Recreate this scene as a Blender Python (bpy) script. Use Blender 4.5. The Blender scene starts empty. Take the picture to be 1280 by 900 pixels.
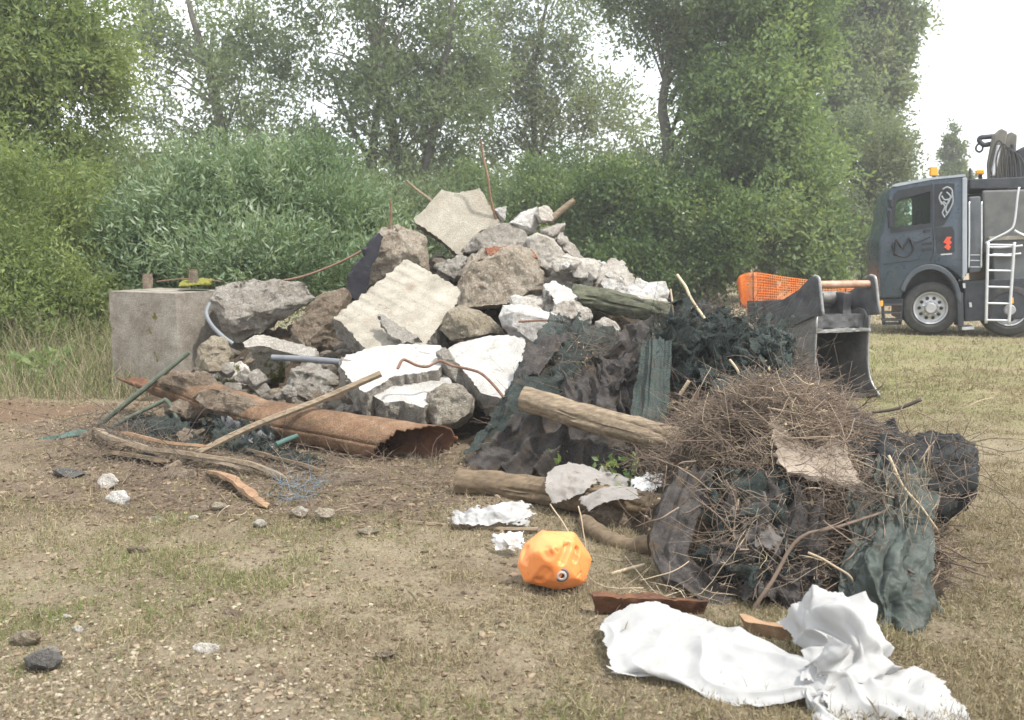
GLARE_VEIL = 0.0018
EXPO = 1.05
import bpy, bmesh, math, random
import numpy as np
from mathutils import Vector
R = math.radians
rng = np.random.default_rng(7)
random.seed(7)
sc = bpy.context.scene
COL = sc.collection

# ------------------------------------------------------------------ camera
W, H, HFOV, PITCH, CAMZ = 1280.0, 900.0, 60.0, 6.89, 1.6
F = W / 2 / math.tan(R(HFOV / 2))
cp, sp = math.cos(R(PITCH)), math.sin(R(PITCH))
cam_d = bpy.data.cameras.new('camera'); cam = bpy.data.objects.new('camera', cam_d); COL.objects.link(cam)
cam.location = (0, 0, CAMZ); cam.rotation_euler = (R(90 - PITCH), 0, 0)
cam_d.sensor_fit = 'HORIZONTAL'; cam_d.angle = R(HFOV); cam_d.clip_start = 0.05; cam_d.clip_end = 3000
sc.camera = cam
cam_d.dof.use_dof = True; cam_d.dof.focus_distance = 6.5; cam_d.dof.aperture_fstop = 3.4

def ray(u, v):
    a, b = (u - 640) / F, (450 - v) / F
    return np.array([a, cp + b * sp, -sp + b * cp])
def at(u, v, Y):
    d = ray(u, v)
    return np.array([0, 0, CAMZ]) + d * (Y / d[1])
def gnd(u, v, z=0.0):
    d = ray(u, v)
    return np.array([0, 0, CAMZ]) + d * ((z - CAMZ) / d[2])
def gY(u, v): return gnd(u, v)[1]

# ------------------------------------------------------------------ noise
def _h(ix, iy, iz, s):
    h = (ix.astype(np.int64) * 374761393 + iy.astype(np.int64) * 668265263 + iz.astype(np.int64) * 1440662683 + s * 974634777) & 0xffffffff
    h = ((h ^ (h >> 13)) * 1274126177) & 0xffffffff
    h = ((h ^ (h >> 16)) * 668265263) & 0xffffffff
    h = h ^ (h >> 15)
    return h / 2147483648.0 - 1.0
def vn(P, s=0):
    P = np.asarray(P, float); i = np.floor(P); f = P - i; f = f * f * (3 - 2 * f); i = i.astype(np.int64)
    x, y, z = i.T; fx, fy, fz = f.T
    def c(a, b, d): return _h(x + a, y + b, z + d, s)
    x00 = c(0,0,0)*(1-fx)+c(1,0,0)*fx; x10 = c(0,1,0)*(1-fx)+c(1,1,0)*fx
    x01 = c(0,0,1)*(1-fx)+c(1,0,1)*fx; x11 = c(0,1,1)*(1-fx)+c(1,1,1)*fx
    return (x00*(1-fy)+x10*fy)*(1-fz)+(x01*(1-fy)+x11*fy)*fz
def fbm(P, freq, octv=4, s=0):
    o = 0; a = 1.0; P = np.asarray(P, float) * freq
    for k in range(octv):
        o = o + a * vn(P + 17.3 * k, s + k); a *= .5; P = P * 2.03
    return o
def nrm(v): return v / (np.linalg.norm(v, axis=-1, keepdims=True) + 1e-9)

# ------------------------------------------------------------------ object helpers
def mesh_obj(name, V, Fs, m=None, parent=None, smooth=True, sharp=None, origin=None, tint=None):
    V = np.asarray(V, float)
    if origin is None:
        if parent is not None: origin = np.array(parent['_o'])
        else:
            origin = np.array([V[:,0].mean(), V[:,1].mean(), V[:,2].min()])
    origin = np.asarray(origin, float)
    me = bpy.data.meshes.new(name)
    if isinstance(Fs, np.ndarray):
        n, k = Fs.shape
        me.vertices.add(len(V)); me.vertices.foreach_set('co', (V - origin).ravel())
        me.loops.add(n * k); me.loops.foreach_set('vertex_index', Fs.ravel().astype(np.int32))
        me.polygons.add(n); me.polygons.foreach_set('loop_start', np.arange(0, n * k, k, dtype=np.int32))
        me.update(calc_edges=True)
    else:
        me.from_pydata([tuple(p) for p in (V - origin)], [], [tuple(int(i) for i in f) for f in Fs])
    me.polygons.foreach_set('use_smooth', [bool(smooth)] * len(me.polygons))
    if sharp: me.set_sharp_from_angle(angle=R(sharp))
    if tint is not None:
        a = me.attributes.new('tint', 'FLOAT', 'FACE'); a.data.foreach_set('value', np.asarray(tint, np.float32))
    me.update()
    o = bpy.data.objects.new(name, me); COL.objects.link(o)
    if m is not None: me.materials.append(m)
    if parent is not None:
        o.parent = parent; o.location = origin - np.array(parent['_o'])
    else: o.location = origin
    OR[o.name] = origin
    o['_o'] = [float(x) for x in origin]
    return o
OR = {}
def tag(o, label, cat, group=None, kind=None):
    o['label'] = label
    if cat: o['category'] = cat
    if group: o['group'] = group
    if kind: o['kind'] = kind
    return o
def thing(name, label, cat, loc, group=None, kind=None):
    o = bpy.data.objects.new(name, None); COL.objects.link(o); o.location = loc
    o['_o'] = [float(x) for x in loc]; o.empty_display_size = .1
    return tag(o, label, cat, group, kind)

# ------------------------------------------------------------------ materials
def newmat(name):
    m = bpy.data.materials.new(name); m.use_nodes = True
    nt = m.node_tree; b = nt.nodes['Principled BSDF']
    return m, nt, b
def N(nt, typ, **kw):
    n = nt.nodes.new(typ)
    for k, v in kw.items():
        if hasattr(n, k): setattr(n, k, v)
        else: n.inputs[k].default_value = v
    return n
def ramp(nt, src, stops):
    r = nt.nodes.new('ShaderNodeValToRGB')
    while len(r.color_ramp.elements) < len(stops): r.color_ramp.elements.new(0.5)
    for e, (p, c) in zip(r.color_ramp.elements, stops):
        e.position = p; e.color = (*c, 1) if len(c) == 3 else c
    nt.links.new(src, r.inputs['Fac']); return r
def pos(nt): return nt.nodes.new('ShaderNodeNewGeometry').outputs['Position']
def noise(nt, scale, detail=5, rough=.6, src=None, dist=0):
    n = nt.nodes.new('ShaderNodeTexNoise'); n.inputs['Scale'].default_value = scale; n.inputs['Detail'].default_value = detail
    n.inputs['Roughness'].default_value = rough; n.inputs['Distortion'].default_value = dist
    nt.links.new(src if src is not None else pos(nt), n.inputs['Vector']); return n.outputs['Fac']
def mixc(nt, fac, a, b, mode='MIX'):
    m = nt.nodes.new('ShaderNodeMix'); m.data_type = 'RGBA'; m.blend_type = mode
    for sock, val in ((m.inputs[0], fac), (m.inputs[6], a), (m.inputs[7], b)):
        if isinstance(val, (int, float)): sock.default_value = val
        elif isinstance(val, tuple): sock.default_value = (*val, 1)
        else: nt.links.new(val, sock)
    return m.outputs[2]
def bump(nt, b, h, strength=.4, dist=.02):
    n = nt.nodes.new('ShaderNodeBump'); n.inputs['Strength'].default_value = strength; n.inputs['Distance'].default_value = dist
    nt.links.new(h, n.inputs['Height']); nt.links.new(n.outputs['Normal'], b.inputs['Normal'])
def sharpmask(nt, src, lo, hi): return ramp(nt, src, [(lo, (0,0,0)), (hi, (1,1,1))]).outputs['Color']

def concrete(name, c1, c2, c3=None, speck=.5, dirt=.5, moss=0.0, bstr=.6, scale=6, brick=0, dirtc=(.20,.15,.105)):
    """c1/c2 two concrete tones, c3 light aggregate speckle, dirt = share of soil stains"""
    m, nt, b = newmat(name)
    col = ramp(nt, noise(nt, scale, 6, .65), [(.33, c1), (.66, c2)]).outputs['Color']
    if c3 is not None:
        sp_ = sharpmask(nt, noise(nt, 38, 3, .7), .56, .63)
        f = nt.nodes.new('ShaderNodeMath'); f.operation = 'MULTIPLY'; f.inputs[1].default_value = speck; nt.links.new(sp_, f.inputs[0])
        col = mixc(nt, f.outputs[0], col, c3)
        vo = nt.nodes.new('ShaderNodeTexVoronoi'); vo.inputs['Scale'].default_value = 30; vo.inputs['Randomness'].default_value = 1
        nt.links.new(pos(nt), vo.inputs['Vector'])
        sx = nt.nodes.new('ShaderNodeSeparateColor'); nt.links.new(vo.outputs['Color'], sx.inputs[0])
        st = ramp(nt, sx.outputs[0], [(0, (.35,.33,.31)), (.45, (.85,.82,.78)), (.75, (1,1,1)), (1, (1.45,1.42,1.36))]).outputs['Color']
        inn = sharpmask(nt, vo.outputs['Distance'], .25, .55)
        st = mixc(nt, inn, st, (.8, .78, .75))
        f = nt.nodes.new('ShaderNodeMath'); f.operation = 'MULTIPLY'; f.inputs[1].default_value = min(1, speck * 1.0); nt.links.new(sharpmask(nt, noise(nt, 4.5, 4, .6), .38, .56), f.inputs[0])
        col = mixc(nt, f.outputs[0], col, st, 'MULTIPLY')
        bl_ = sharpmask(nt, noise(nt, 10, 6, .75, dist=.5), .52, .66)
        f = nt.nodes.new('ShaderNodeMath'); f.operation = 'MULTIPLY'; f.inputs[1].default_value = speck * .75; nt.links.new(bl_, f.inputs[0])
        col = mixc(nt, f.outputs[0], col, c3)
    if dirt:
        d = sharpmask(nt, noise(nt, 3.1, 7, .7, dist=.4), .62 - .25 * dirt, .74 - .18 * dirt)
        f = nt.nodes.new('ShaderNodeMath'); f.operation = 'MULTIPLY'; f.inputs[1].default_value = .6; nt.links.new(d, f.inputs[0])
        col = mixc(nt, f.outputs[0], col, dirtc)
        d2 = sharpmask(nt, noise(nt, 60, 3, .8), .58, .7)
        f2 = nt.nodes.new('ShaderNodeMath'); f2.operation = 'MULTIPLY'; f2.inputs[1].default_value = .35 * dirt + .1; nt.links.new(d2, f2.inputs[0])
        col = mixc(nt, f2.outputs[0], col, tuple(x * .5 for x in dirtc))
    gr = ramp(nt, noise(nt, 75, 3, .8), [(.30, (.62,.60,.57)), (.5, (1,1,1)), (.7, (1.3,1.3,1.3))]).outputs['Color']
    col = mixc(nt, .8, col, gr, 'MULTIPLY')
    big = ramp(nt, noise(nt, 2.2, 5, .7, dist=.6), [(.35, (.82,.80,.77)), (.6, (1.15,1.15,1.15))]).outputs['Color']
    col = mixc(nt, .7, col, big, 'MULTIPLY')
    if moss:
        g = sharpmask(nt, noise(nt, 4.3, 6, .65), .66 - .2 * moss, .72 - .2 * moss)
        col = mixc(nt, g, col, (.13, .125, .03))
    if brick:
        g = sharpmask(nt, noise(nt, 5.3, 5, .6), .52, .6)
        col = mixc(nt, g, col, (.30, .10, .06))
    nt.links.new(col, b.inputs['Base Color']); b.inputs['Roughness'].default_value = .93
    b.inputs['Specular IOR Level'].default_value = .2
    hh = N(nt, 'ShaderNodeMath', operation='ADD')
    nt.links.new(noise(nt, 19, 7, .8), hh.inputs[0]); nt.links.new(noise(nt, 90, 3, .75), hh.inputs[1])
    bump(nt, b, hh.outputs[0], min(1, bstr * 1.25), .06)
    return m

def simple(name, c1, c2, scale=8, rough=.8, bscale=40, bstr=.3, metal=0.0, stretch=None, spec=.3, detail=5):
    m, nt, b = newmat(name)
    src = pos(nt)
    if stretch:
        mp = nt.nodes.new('ShaderNodeMapping'); mp.inputs['Scale'].default_value = stretch[:3]
        if len(stretch) > 3: mp.inputs['Rotation'].default_value = stretch[3:6]
        nt.links.new(src, mp.inputs['Vector']); src = mp.outputs['Vector']
    nt.links.new(ramp(nt, noise(nt, scale, detail, .65, src), [(.32, c1), (.68, c2)]).outputs['Color'], b.inputs['Base Color'])
    b.inputs['Roughness'].default_value = rough; b.inputs['Metallic'].default_value = metal; b.inputs['Specular IOR Level'].default_value = spec
    if bstr: bump(nt, b, noise(nt, bscale, 5, .7, src), bstr, .01)
    return m

def leafmat(name, stops, trans=.45, rough=.6, tcol=None):
    """colour follows the per-leaf tint (leaf to leaf variation)"""
    m, nt, b = newmat(name)
    a = nt.nodes.new('ShaderNodeAttribute'); a.attribute_name = 'tint'
    r = ramp(nt, a.outputs['Fac'], stops)
    nt.links.new(r.outputs['Color'], b.inputs['Base Color']); b.inputs['Roughness'].default_value = rough; b.inputs['Specular IOR Level'].default_value = .35
    if trans:
        t = nt.nodes.new('ShaderNodeBsdfTranslucent')
        tc = mixc(nt, 1.0, r.outputs['Color'], (1.0, 1.0, .55), 'MULTIPLY')
        nt.links.new(tc, t.inputs['Color'])
        mx = nt.nodes.new('ShaderNodeMixShader'); mx.inputs[0].default_value = trans
        nt.links.new(b.outputs[0], mx.inputs[1]); nt.links.new(t.outputs[0], mx.inputs[2])
        nt.links.new(mx.outputs[0], nt.nodes['Material Output'].inputs['Surface'])
    return m

def clothmat(name, c1, c2, trans=.15, weave=260, rough=.85, dirt=None, scale=5, open_=0.0):
    m, nt, b = newmat(name)
    col = ramp(nt, noise(nt, scale, 6, .65), [(.3, c1), (.7, c2)]).outputs['Color']
    if dirt: col = mixc(nt, sharpmask(nt, noise(nt, 9, 6, .7), .54, .68), col, dirt)
    nt.links.new(col, b.inputs['Base Color']); b.inputs['Roughness'].default_value = rough; b.inputs['Specular IOR Level'].default_value = .25
    bump(nt, b, noise(nt, weave, 2, .6), .25, .004)
    if trans:
        t = nt.nodes.new('ShaderNodeBsdfTranslucent'); nt.links.new(col, t.inputs['Color'])
        mx = nt.nodes.new('ShaderNodeMixShader'); mx.inputs[0].default_value = trans
        nt.links.new(b.outputs[0], mx.inputs[1]); nt.links.new(t.outputs[0], mx.inputs[2])
        nt.links.new(mx.outputs[0], nt.nodes['Material Output'].inputs['Surface'])
    if open_:
        old = nt.nodes['Material Output'].inputs['Surface'].links[0].from_socket
        tp = nt.nodes.new('ShaderNodeBsdfTransparent'); m2 = nt.nodes.new('ShaderNodeMixShader')
        k = ramp(nt, noise(nt, 130, 2, .7), [(.40, (1,)*3), (.52, (0,)*3)]); f = nt.nodes.new('ShaderNodeMath'); f.operation = 'MULTIPLY'; f.inputs[1].default_value = open_
        nt.links.new(k.outputs['Color'], f.inputs[0]); nt.links.new(f.outputs[0], m2.inputs[0])
        nt.links.new(old, m2.inputs[1]); nt.links.new(tp.outputs[0], m2.inputs[2]); nt.links.new(m2.outputs[0], nt.nodes['Material Output'].inputs['Surface'])
    return m

# ------------------------------------------------------------------ shape generators
def refine(bm, target, it=7):
    for _ in range(it):
        es = [e for e in bm.edges if e.calc_length() > target]
        if not es: break
        bmesh.ops.subdivide_edges(bm, edges=es, cuts=1, use_grid_fill=False)
        bmesh.ops.triangulate(bm, faces=bm.faces[:], quad_method='BEAUTY', ngon_method='BEAUTY')
def bm_arrays(bm):
    bm.normal_update(); bm.verts.index_update()
    V = np.array([v.co[:] for v in bm.verts]); Nn = np.array([v.normal[:] for v in bm.verts])
    Fs = np.array([[v.index for v in f.verts] for f in bm.faces if len(f.verts) == 3])
    return V, Nn, Fs
SEED = [0]
def hull_arrays(P, target, amp, rough=1.0, seed=0, freq=None):
    bm = bmesh.new()
    for p in P: bm.verts.new(p)
    r = bmesh.ops.convex_hull(bm, input=bm.verts[:])
    bad = [g for g in r['geom_interior'] + r['geom_unused'] if isinstance(g, bmesh.types.BMVert)]
    if bad: bmesh.ops.delete(bm, geom=list(set(bad)), context='VERTS')
    bmesh.ops.triangulate(bm, faces=bm.faces[:])
    refine(bm, target)
    V, Nn, Fs = bm_arrays(bm); bm.free()
    size = np.ptp(V, axis=0).max()
    f0 = freq or (2.2 / size)
    d = amp * size * (.34 * fbm(V, f0 * 1.6, 3, seed) + .40 * rough * fbm(V, f0 * 5, 4, seed + 9))
    if rough >= 1: d = d + min(.009, .03 * size) * rough * (fbm(V, 13, 3, seed + 51) + .9 * vn(V * 31, seed + 61))
    c_ = vn(np.round(V * f0 * 3.4 + .6 * fbm(V, f0 * 2, 2, seed + 5)[:, None]) * 1.37, seed + 71) if rough >= 1 else 0
    d = d + amp * size * .30 * c_
    # knock corners off: ridged noise only removes material
    d = d - amp * size * .9 * np.clip(vn(V * f0 * 2.6, seed + 31) - .25, 0, 1)
    V = V + Nn * d[:, None]
    return V, Fs

def chunk(outline, Y, thick, m, name=None, label=None, cat=None, group=None, amp=.05, front=.66, seed=None, target=None, parent=None, gv=0.0, rough=1.0, sharp=38):
    SEED[0] += 1; seed = SEED[0] * 13 if seed is None else seed
    rr = random.Random(seed)
    o = np.array(outline, float); c = o.mean(0)
    P = []
    for (u, v) in o:
        dY = gv * (c[1] - v)
        P.append(at(u, v, Y + thick * (.38 + .12 * rr.uniform(-1, 1)) + dY))
    tx, ty = rr.uniform(-.35, .35), rr.uniform(.0, .5)
    wpx, hpx = np.ptp(o[:, 0]), np.ptp(o[:, 1]); keep_ = [i for i in range(len(o)) if rr.random() < .62] or [0]
    if len(keep_) < 4: keep_ = list(range(0, len(o), 2))
    sh_ = np.array([rr.uniform(-.10, .10) * wpx, rr.uniform(-.10, .10) * hpx])
    for i in keep_:
        k = min(.93, (front + .08) * rr.uniform(.80, 1.18)); q = c + sh_ * .6 + (o[i] - c) * k
        dep = .12 + tx * (q[0] - c[0]) / wpx + ty * (c[1] - q[1]) / hpx
        P.append(at(q[0], q[1], Y + thick * max(-.12, dep) + gv * (c[1] - q[1])))
    for (u, v) in o:
        k = min(.8 * rr.uniform(.75, 1.15), .95); q = c + (np.array([u, v]) - c) * k
        P.append(at(q[0], q[1], Y + thick * (1 + rr.uniform(-.14, .14)) + gv * (c[1] - q[1])))
    size = np.ptp(np.array(P), axis=0).max()
    V, Fs = hull_arrays(P, target or max(.013, min(.026, size / 26)), amp, rough, seed)
    ob = mesh_obj(name or 'concrete_chunk', V, Fs, m, parent, True, sharp)
    if label: tag(ob, label, cat, group)
    return ob

def slab_arrays(outline, Y0, gu, gv, t, target=.05, jag=.012, amp=.004, seed=1, disp=None, edge_dirty=None):
    """outline traced on a tilted plane, real thickness behind it"""
    rr = random.Random(seed)
    o = np.array(outline, float); c = o.mean(0)
    pts = []
    n = len(o)
    for i in range(n):
        a, b = o[i], o[(i + 1) % n]
        A = at(a[0], a[1], Y0 + gu * (a[0] - c[0]) + gv * (c[1] - a[1])); B = at(b[0], b[1], Y0 + gu * (b[0] - c[0]) + gv * (c[1] - b[1]))
        L = np.linalg.norm(B - A); k = max(1, int(L / target))
        for j in range(k):
            p = A + (B - A) * j / k
            if j: p = p + np.array([rr.gauss(0, 1) for _ in range(3)]) * jag
            pts.append(p)
    pts = np.array(pts)
    # plane basis
    e1 = at(c[0] + 10, c[1], Y0 + gu * 10) - at(c[0], c[1], Y0); e2 = at(c[0], c[1] - 10, Y0 + gv * 10) - at(c[0], c[1], Y0)
    e1 = e1 / np.linalg.norm(e1); nn = np.cross(e1, e2); nn /= np.linalg.norm(nn)
    if nn[1] > 0: nn = -nn                      # towards the camera
    e2 = np.cross(nn, e1); cen = pts.mean(0)
    pts = pts - nn * ((pts - cen) @ nn)[:, None]
    bm = bmesh.new()
    fv = [bm.verts.new(p) for p in pts]; f = bm.faces.new(fv)
    ret = bmesh.ops.extrude_face_region(bm, geom=[f])
    ev = [g for g in ret['geom'] if isinstance(g, bmesh.types.BMVert)]
    for v in ev:
        v.co -= Vector(nn) * t * (1 + rr.uniform(-.15, .15)) + Vector((rr.gauss(0, jag), rr.gauss(0, jag), rr.gauss(0, jag)))
    bmesh.ops.recalc_face_normals(bm, faces=bm.faces[:])
    bmesh.ops.triangulate(bm, faces=bm.faces[:], ngon_method='BEAUTY')
    refine(bm, target)
    V, Nn, Fs = bm_arrays(bm); bm.free()
    side = np.clip(1 - np.abs(Nn @ nn) * 1.15, 0, 1)
    V = V + Nn * ((amp * .4 + .013 * side) * fbm(V, 8, 4, seed) + (amp * .5 + .010 * side) * fbm(V, 30, 3, seed + 3))[:, None]
    loc = np.stack([(V - cen) @ e1, (V - cen) @ e2, (V - cen) @ nn], 1)
    if disp is not None:
        V = V + nn * disp(loc)[:, None]
    return V, Fs, loc
def slab(outline, Y0, gu, gv, t, m, name, label=None, cat=None, group=None, parent=None, sharp=35, side=None, **kw):
    SEED[0] += 1
    V, Fs, loc = slab_arrays(outline, Y0, gu, gv, t, seed=SEED[0] * 7, **kw)
    ob = mesh_obj(name, V, Fs, m, parent, True, sharp)
    if side is not None:
        ob.data.materials.append(side)
        z = loc[:, 2][Fs].min(1); ob.data.polygons.foreach_set('material_index', (z < -.35 * kw.get('target', .05)).astype(np.int32))
    if label: tag(ob, label, cat, group)
    return ob

def tubes(paths, rad, sides=6, cap=True):
    """paths (n,k,3), rad (n,k) -> verts, quad faces (+ caps as quads fan when sides is even)"""
    P = np.asarray(paths, float); n, k, _ = P.shape; rad = np.asarray(rad, float)
    T = np.empty_like(P); T[:, 1:-1] = P[:, 2:] - P[:, :-2]; T[:, 0] = P[:, 1] - P[:, 0]; T[:, -1] = P[:, -1] - P[:, -2]
    T = nrm(T)
    ref = np.zeros((n, 1, 3)); D = np.abs(P[:, -1] - P[:, 0]); ax = D.argmin(1); ref[np.arange(n), 0, ax] = 1
    A = nrm(np.cross(T, np.broadcast_to(ref, T.shape))); B = np.cross(T, A)
    th = np.linspace(0, 2 * np.pi, sides, endpoint=False)
    V = P[:, :, None] + rad[:, :, None, None] * (A[:, :, None] * np.cos(th)[None, None, :, None] + B[:, :, None] * np.sin(th)[None, None, :, None])
    idx = np.arange(n * k * sides).reshape(n, k, sides)
    a = idx[:, :-1]; b = idx[:, 1:]
    Fq = np.stack([a, np.roll(a, -1, 2), np.roll(b, -1, 2), b], -1).reshape(-1, 4)
    fl = [Fq]
    if cap and sides % 2 == 0:
        for e, rev in ((0, True), (k - 1, False)):
            r = idx[:, e]
            for j in range(1, sides // 2):
                q = np.stack([r[:, j - 1], r[:, j], r[:, sides - 1 - j], r[:, (sides - j) % sides]], -1) if False else np.stack([r[:, j], r[:, j + 1 if j + 1 < sides else 0], r[:, (sides - j) % sides], r[:, (sides + 1 - j) % sides]], -1)
                fl.append(q[:, ::-1] if rev else q)
    return V.reshape(-1, 3), np.concatenate(fl)
def smooth_path(pts, k):
    """Catmull-Rom through pts, k samples"""
    p = np.asarray(pts, float); n = len(p)
    if n == 2: return p[0] + (p[1] - p[0]) * np.linspace(0, 1, k)[:, None]
    t = np.linspace(0, n - 1, k); i = np.minimum(t.astype(int), n - 2); f = (t - i)[:, None]
    g = lambda j: p[np.clip(j, 0, n - 1)]
    p0, p1, p2, p3 = g(i - 1), g(i), g(i + 1), g(i + 2)
    p0 = np.where((i == 0)[:, None], 2 * p1 - p2, p0); p3 = np.where((i == n - 2)[:, None], 2 * p2 - p1, p3)
    return .5 * (2 * p1 + (p2 - p0) * f + (2 * p0 - 5 * p1 + 4 * p2 - p3) * f ** 2 + (3 * p1 - p0 - 3 * p2 + p3) * f ** 3)
def tube(pts, r0, r1, m, name, label=None, cat=None, group=None, parent=None, sides=10, k=24, wob=0.0, rough=0.0, seed=1, smooth=True, grain=0.0):
    path = smooth_path(pts, k)
    if wob: path = path + wob * np.stack([fbm(path + 7 * j, 3, 3, seed + j) for j in range(3)], 1)
    rad = np.linspace(r0, r1, k)
    V, Fs = tubes(path[None], rad[None], sides)
    if rough:
        cc = np.repeat(path, sides, 0); nv = nrm(V - cc)
        V = V + nv * (rough * fbm(V * np.array([1, 1, 1]), 9, 4, seed))[:, None]
    if grain:
        cc = np.repeat(path, sides, 0); nv = nrm(V - cc); tt = np.repeat(np.linspace(0, 1, k), sides)
        th = np.tile(np.linspace(0, 2 * np.pi, sides, endpoint=False), k)
        q = np.stack([np.cos(th) * 2.6, np.sin(th) * 2.6, tt * 2.2], 1)
        V = V + nv * (grain * (fbm(q, 1, 2, seed + 3) - 1.6 * np.clip(.18 - np.abs(vn(q * .8, seed + 9)), 0, 1) / .18))[:, None]
    ob = mesh_obj(name, V, Fs, m, parent, smooth, 50)
    if label: tag(ob, label, cat, group)
    return ob
def px(*q): return [at(*p) for p in q]

def grid_patch(ctrl, nu, nv):
    C = np.asarray(ctrl, float)
    A = np.stack([smooth_path(row, nu) for row in C])           # rows x nu x 3
    return np.stack([smooth_path(A[:, j], nv) for j in range(nu)], 1)  # nv x nu x 3
def patch_arrays(ctrl, nu=70, nv=70, fold=.03, ff=(14, 3), crump=.012, cf=14, rag=.05, seed=1, world=False, holes=0.0, minz=None):
    C = np.array([[p if world else at(*p) for p in row] for row in ctrl])
    G = grid_patch(C, nu, nv)
    du = np.gradient(G, axis=1); dv = np.gradient(G, axis=0); Nn = nrm(np.cross(du, dv))
    flip = Nn[..., 1].mean() > 0
    if flip: Nn = -Nn
    s, t = np.meshgrid(np.linspace(0, 1, nu), np.linspace(0, 1, nv))
    q = np.stack([s * ff[0], t * ff[1], 0 * s], -1).reshape(-1, 3)
    w = .6 * np.stack([vn(q * .7 + 31, seed + 5), 0 * q[:, 0], 0 * q[:, 0]], 1)
    fo = 1 - 2 * np.abs(vn(q + w, seed)) ; fo2 = vn(q * 2.1 + w, seed + 1)
    d = (fold * (.7 * fo + .35 * fo2) + crump * fbm(G.reshape(-1, 3), cf, 4, seed + 3)).reshape(nv, nu)
    G = G + Nn * d[..., None]
    lat = crump * np.stack([fbm(G.reshape(-1, 3) + 5, cf * .6, 3, seed + 8 + j) for j in range(3)], 1).reshape(nv, nu, 3)
    G = G + lat
    if minz is not None: G[..., 2] = np.maximum(G[..., 2], minz)
    V = G.reshape(-1, 3)
    idx = np.arange(nu * nv).reshape(nv, nu)
    Fq = np.stack([idx[:-1, :-1], idx[:-1, 1:], idx[1:, 1:], idx[1:, :-1]], -1).reshape(-1, 4)
    cs = (s[:-1, :-1] + .5 / nu).ravel(); ct = (t[:-1, :-1] + .5 / nv).ravel()
    edge = np.minimum(np.minimum(cs, 1 - cs), np.minimum(ct, 1 - ct))
    qq = np.stack([cs * 9, ct * 9, 0 * cs], 1)
    keep = edge > rag * (.5 + .5 * fbm(qq, 1.6, 4, seed + 20)) if rag else np.ones(len(cs), bool)
    if holes: keep &= fbm(qq, .8, 4, seed + 40) < 1.25 - holes
    return V, Fq[keep]
def join(parts):
    V, Fs, o = [], [], 0
    for v, f in parts:
        V.append(v); Fs.append(f + o); o += len(v)
    return np.concatenate(V), np.concatenate(Fs)
def sheet(ctrl, m, name, label=None, cat=None, group=None, parent=None, extra=None, **kw):
    SEED[0] += 1
    parts = [patch_arrays(ctrl, seed=SEED[0] * 11, **kw)]
    if extra: parts += extra
    V, Fs = join(parts)
    ob = mesh_obj(name, V, Fs, m, parent, True)
    if label: tag(ob, label, cat, group)
    return ob

def twig_arrays(P, D, L, r, k=6, bend=.25, sides=4, droop=0.0):
    """n bent twigs: start P, direction D, length L, radius r"""
    n = len(P); D = nrm(D)
    t = np.linspace(0, 1, k)
    side = nrm(np.cross(D, rng.normal(size=(n, 3)))); side2 = np.cross(D, side)
    b1 = rng.normal(0, bend, (n, 1)); b2 = rng.normal(0, bend * .6, (n, 1)); ph = rng.uniform(0, 6, (n, 1))
    off = b1 * (t ** 2)[None] + .12 * bend * np.sin(t[None] * 7 + ph)
    off2 = b2 * np.sin(t[None] * 3.1 + ph) * .5
    path = P[:, None] + L[:, None, None] * (D[:, None] * t[None, :, None] + side[:, None] * off[..., None] + side2[:, None] * off2[..., None])
    if droop: path[..., 2] -= droop * (L[:, None] * t[None] ** 2)
    rad = r[:, None] * (1 - .55 * t[None])
    return tubes(path, rad, sides, True), path
def tint_per(nf_each, vals): return np.repeat(vals, nf_each)

# leaves: diamond blades scattered along sprays
def leaf_arrays(P, D, L, wr):
    n = len(P); D = nrm(D)
    S = nrm(np.cross(D, rng.normal(size=(n, 3))))
    Nn = np.cross(D, S)
    w = (L * wr)[:, None]; Lc = L[:, None]
    V = np.stack([P, P + D * Lc * .45 + S * w + Nn * Lc * .06, P + D * Lc, P + D * Lc * .45 - S * w + Nn * Lc * .06], 1).reshape(-1, 3)
    return V, np.arange(4 * n).reshape(n, 4)
def sprays(C, D, slen, nleaf, spread, lsize, wr, follow=.6):
    """C spray origins, D spray direction; leaves along each; returns arrays + spray id per leaf"""
    n = len(C)
    t = rng.random((n, nleaf)); 
    p = C[:, None] + D[:, None] * (slen[:, None] * t)[..., None] + rng.normal(0, spread, (n, nleaf, 3))
    d = follow * D[:, None] + rng.normal(0, .6, (n, nleaf, 3))
    L = lsize * rng.uniform(.45, 1.5, (n, nleaf))
    V, Fs = leaf_arrays(p.reshape(-1, 3), d.reshape(-1, 3), L.ravel(), wr)
    global LAST_T; LAST_T = t.ravel()
    return V, Fs, np.repeat(np.arange(n), nleaf)
def in_blob(n, c, r, shell=.5, lump=.35, seed=0):
    """n points in an uneven ellipsoid, denser near its outside"""
    d = nrm(rng.normal(size=(n, 3)))
    rad = rng.random(n) ** (1 / 3) ; rad = shell * (.72 + .28 * rad) + (1 - shell) * rad
    k = 1 + lump * fbm(d + c * .37, 1.9, 3, seed)
    return c + d * (rad * k)[:, None] * r, d
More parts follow.
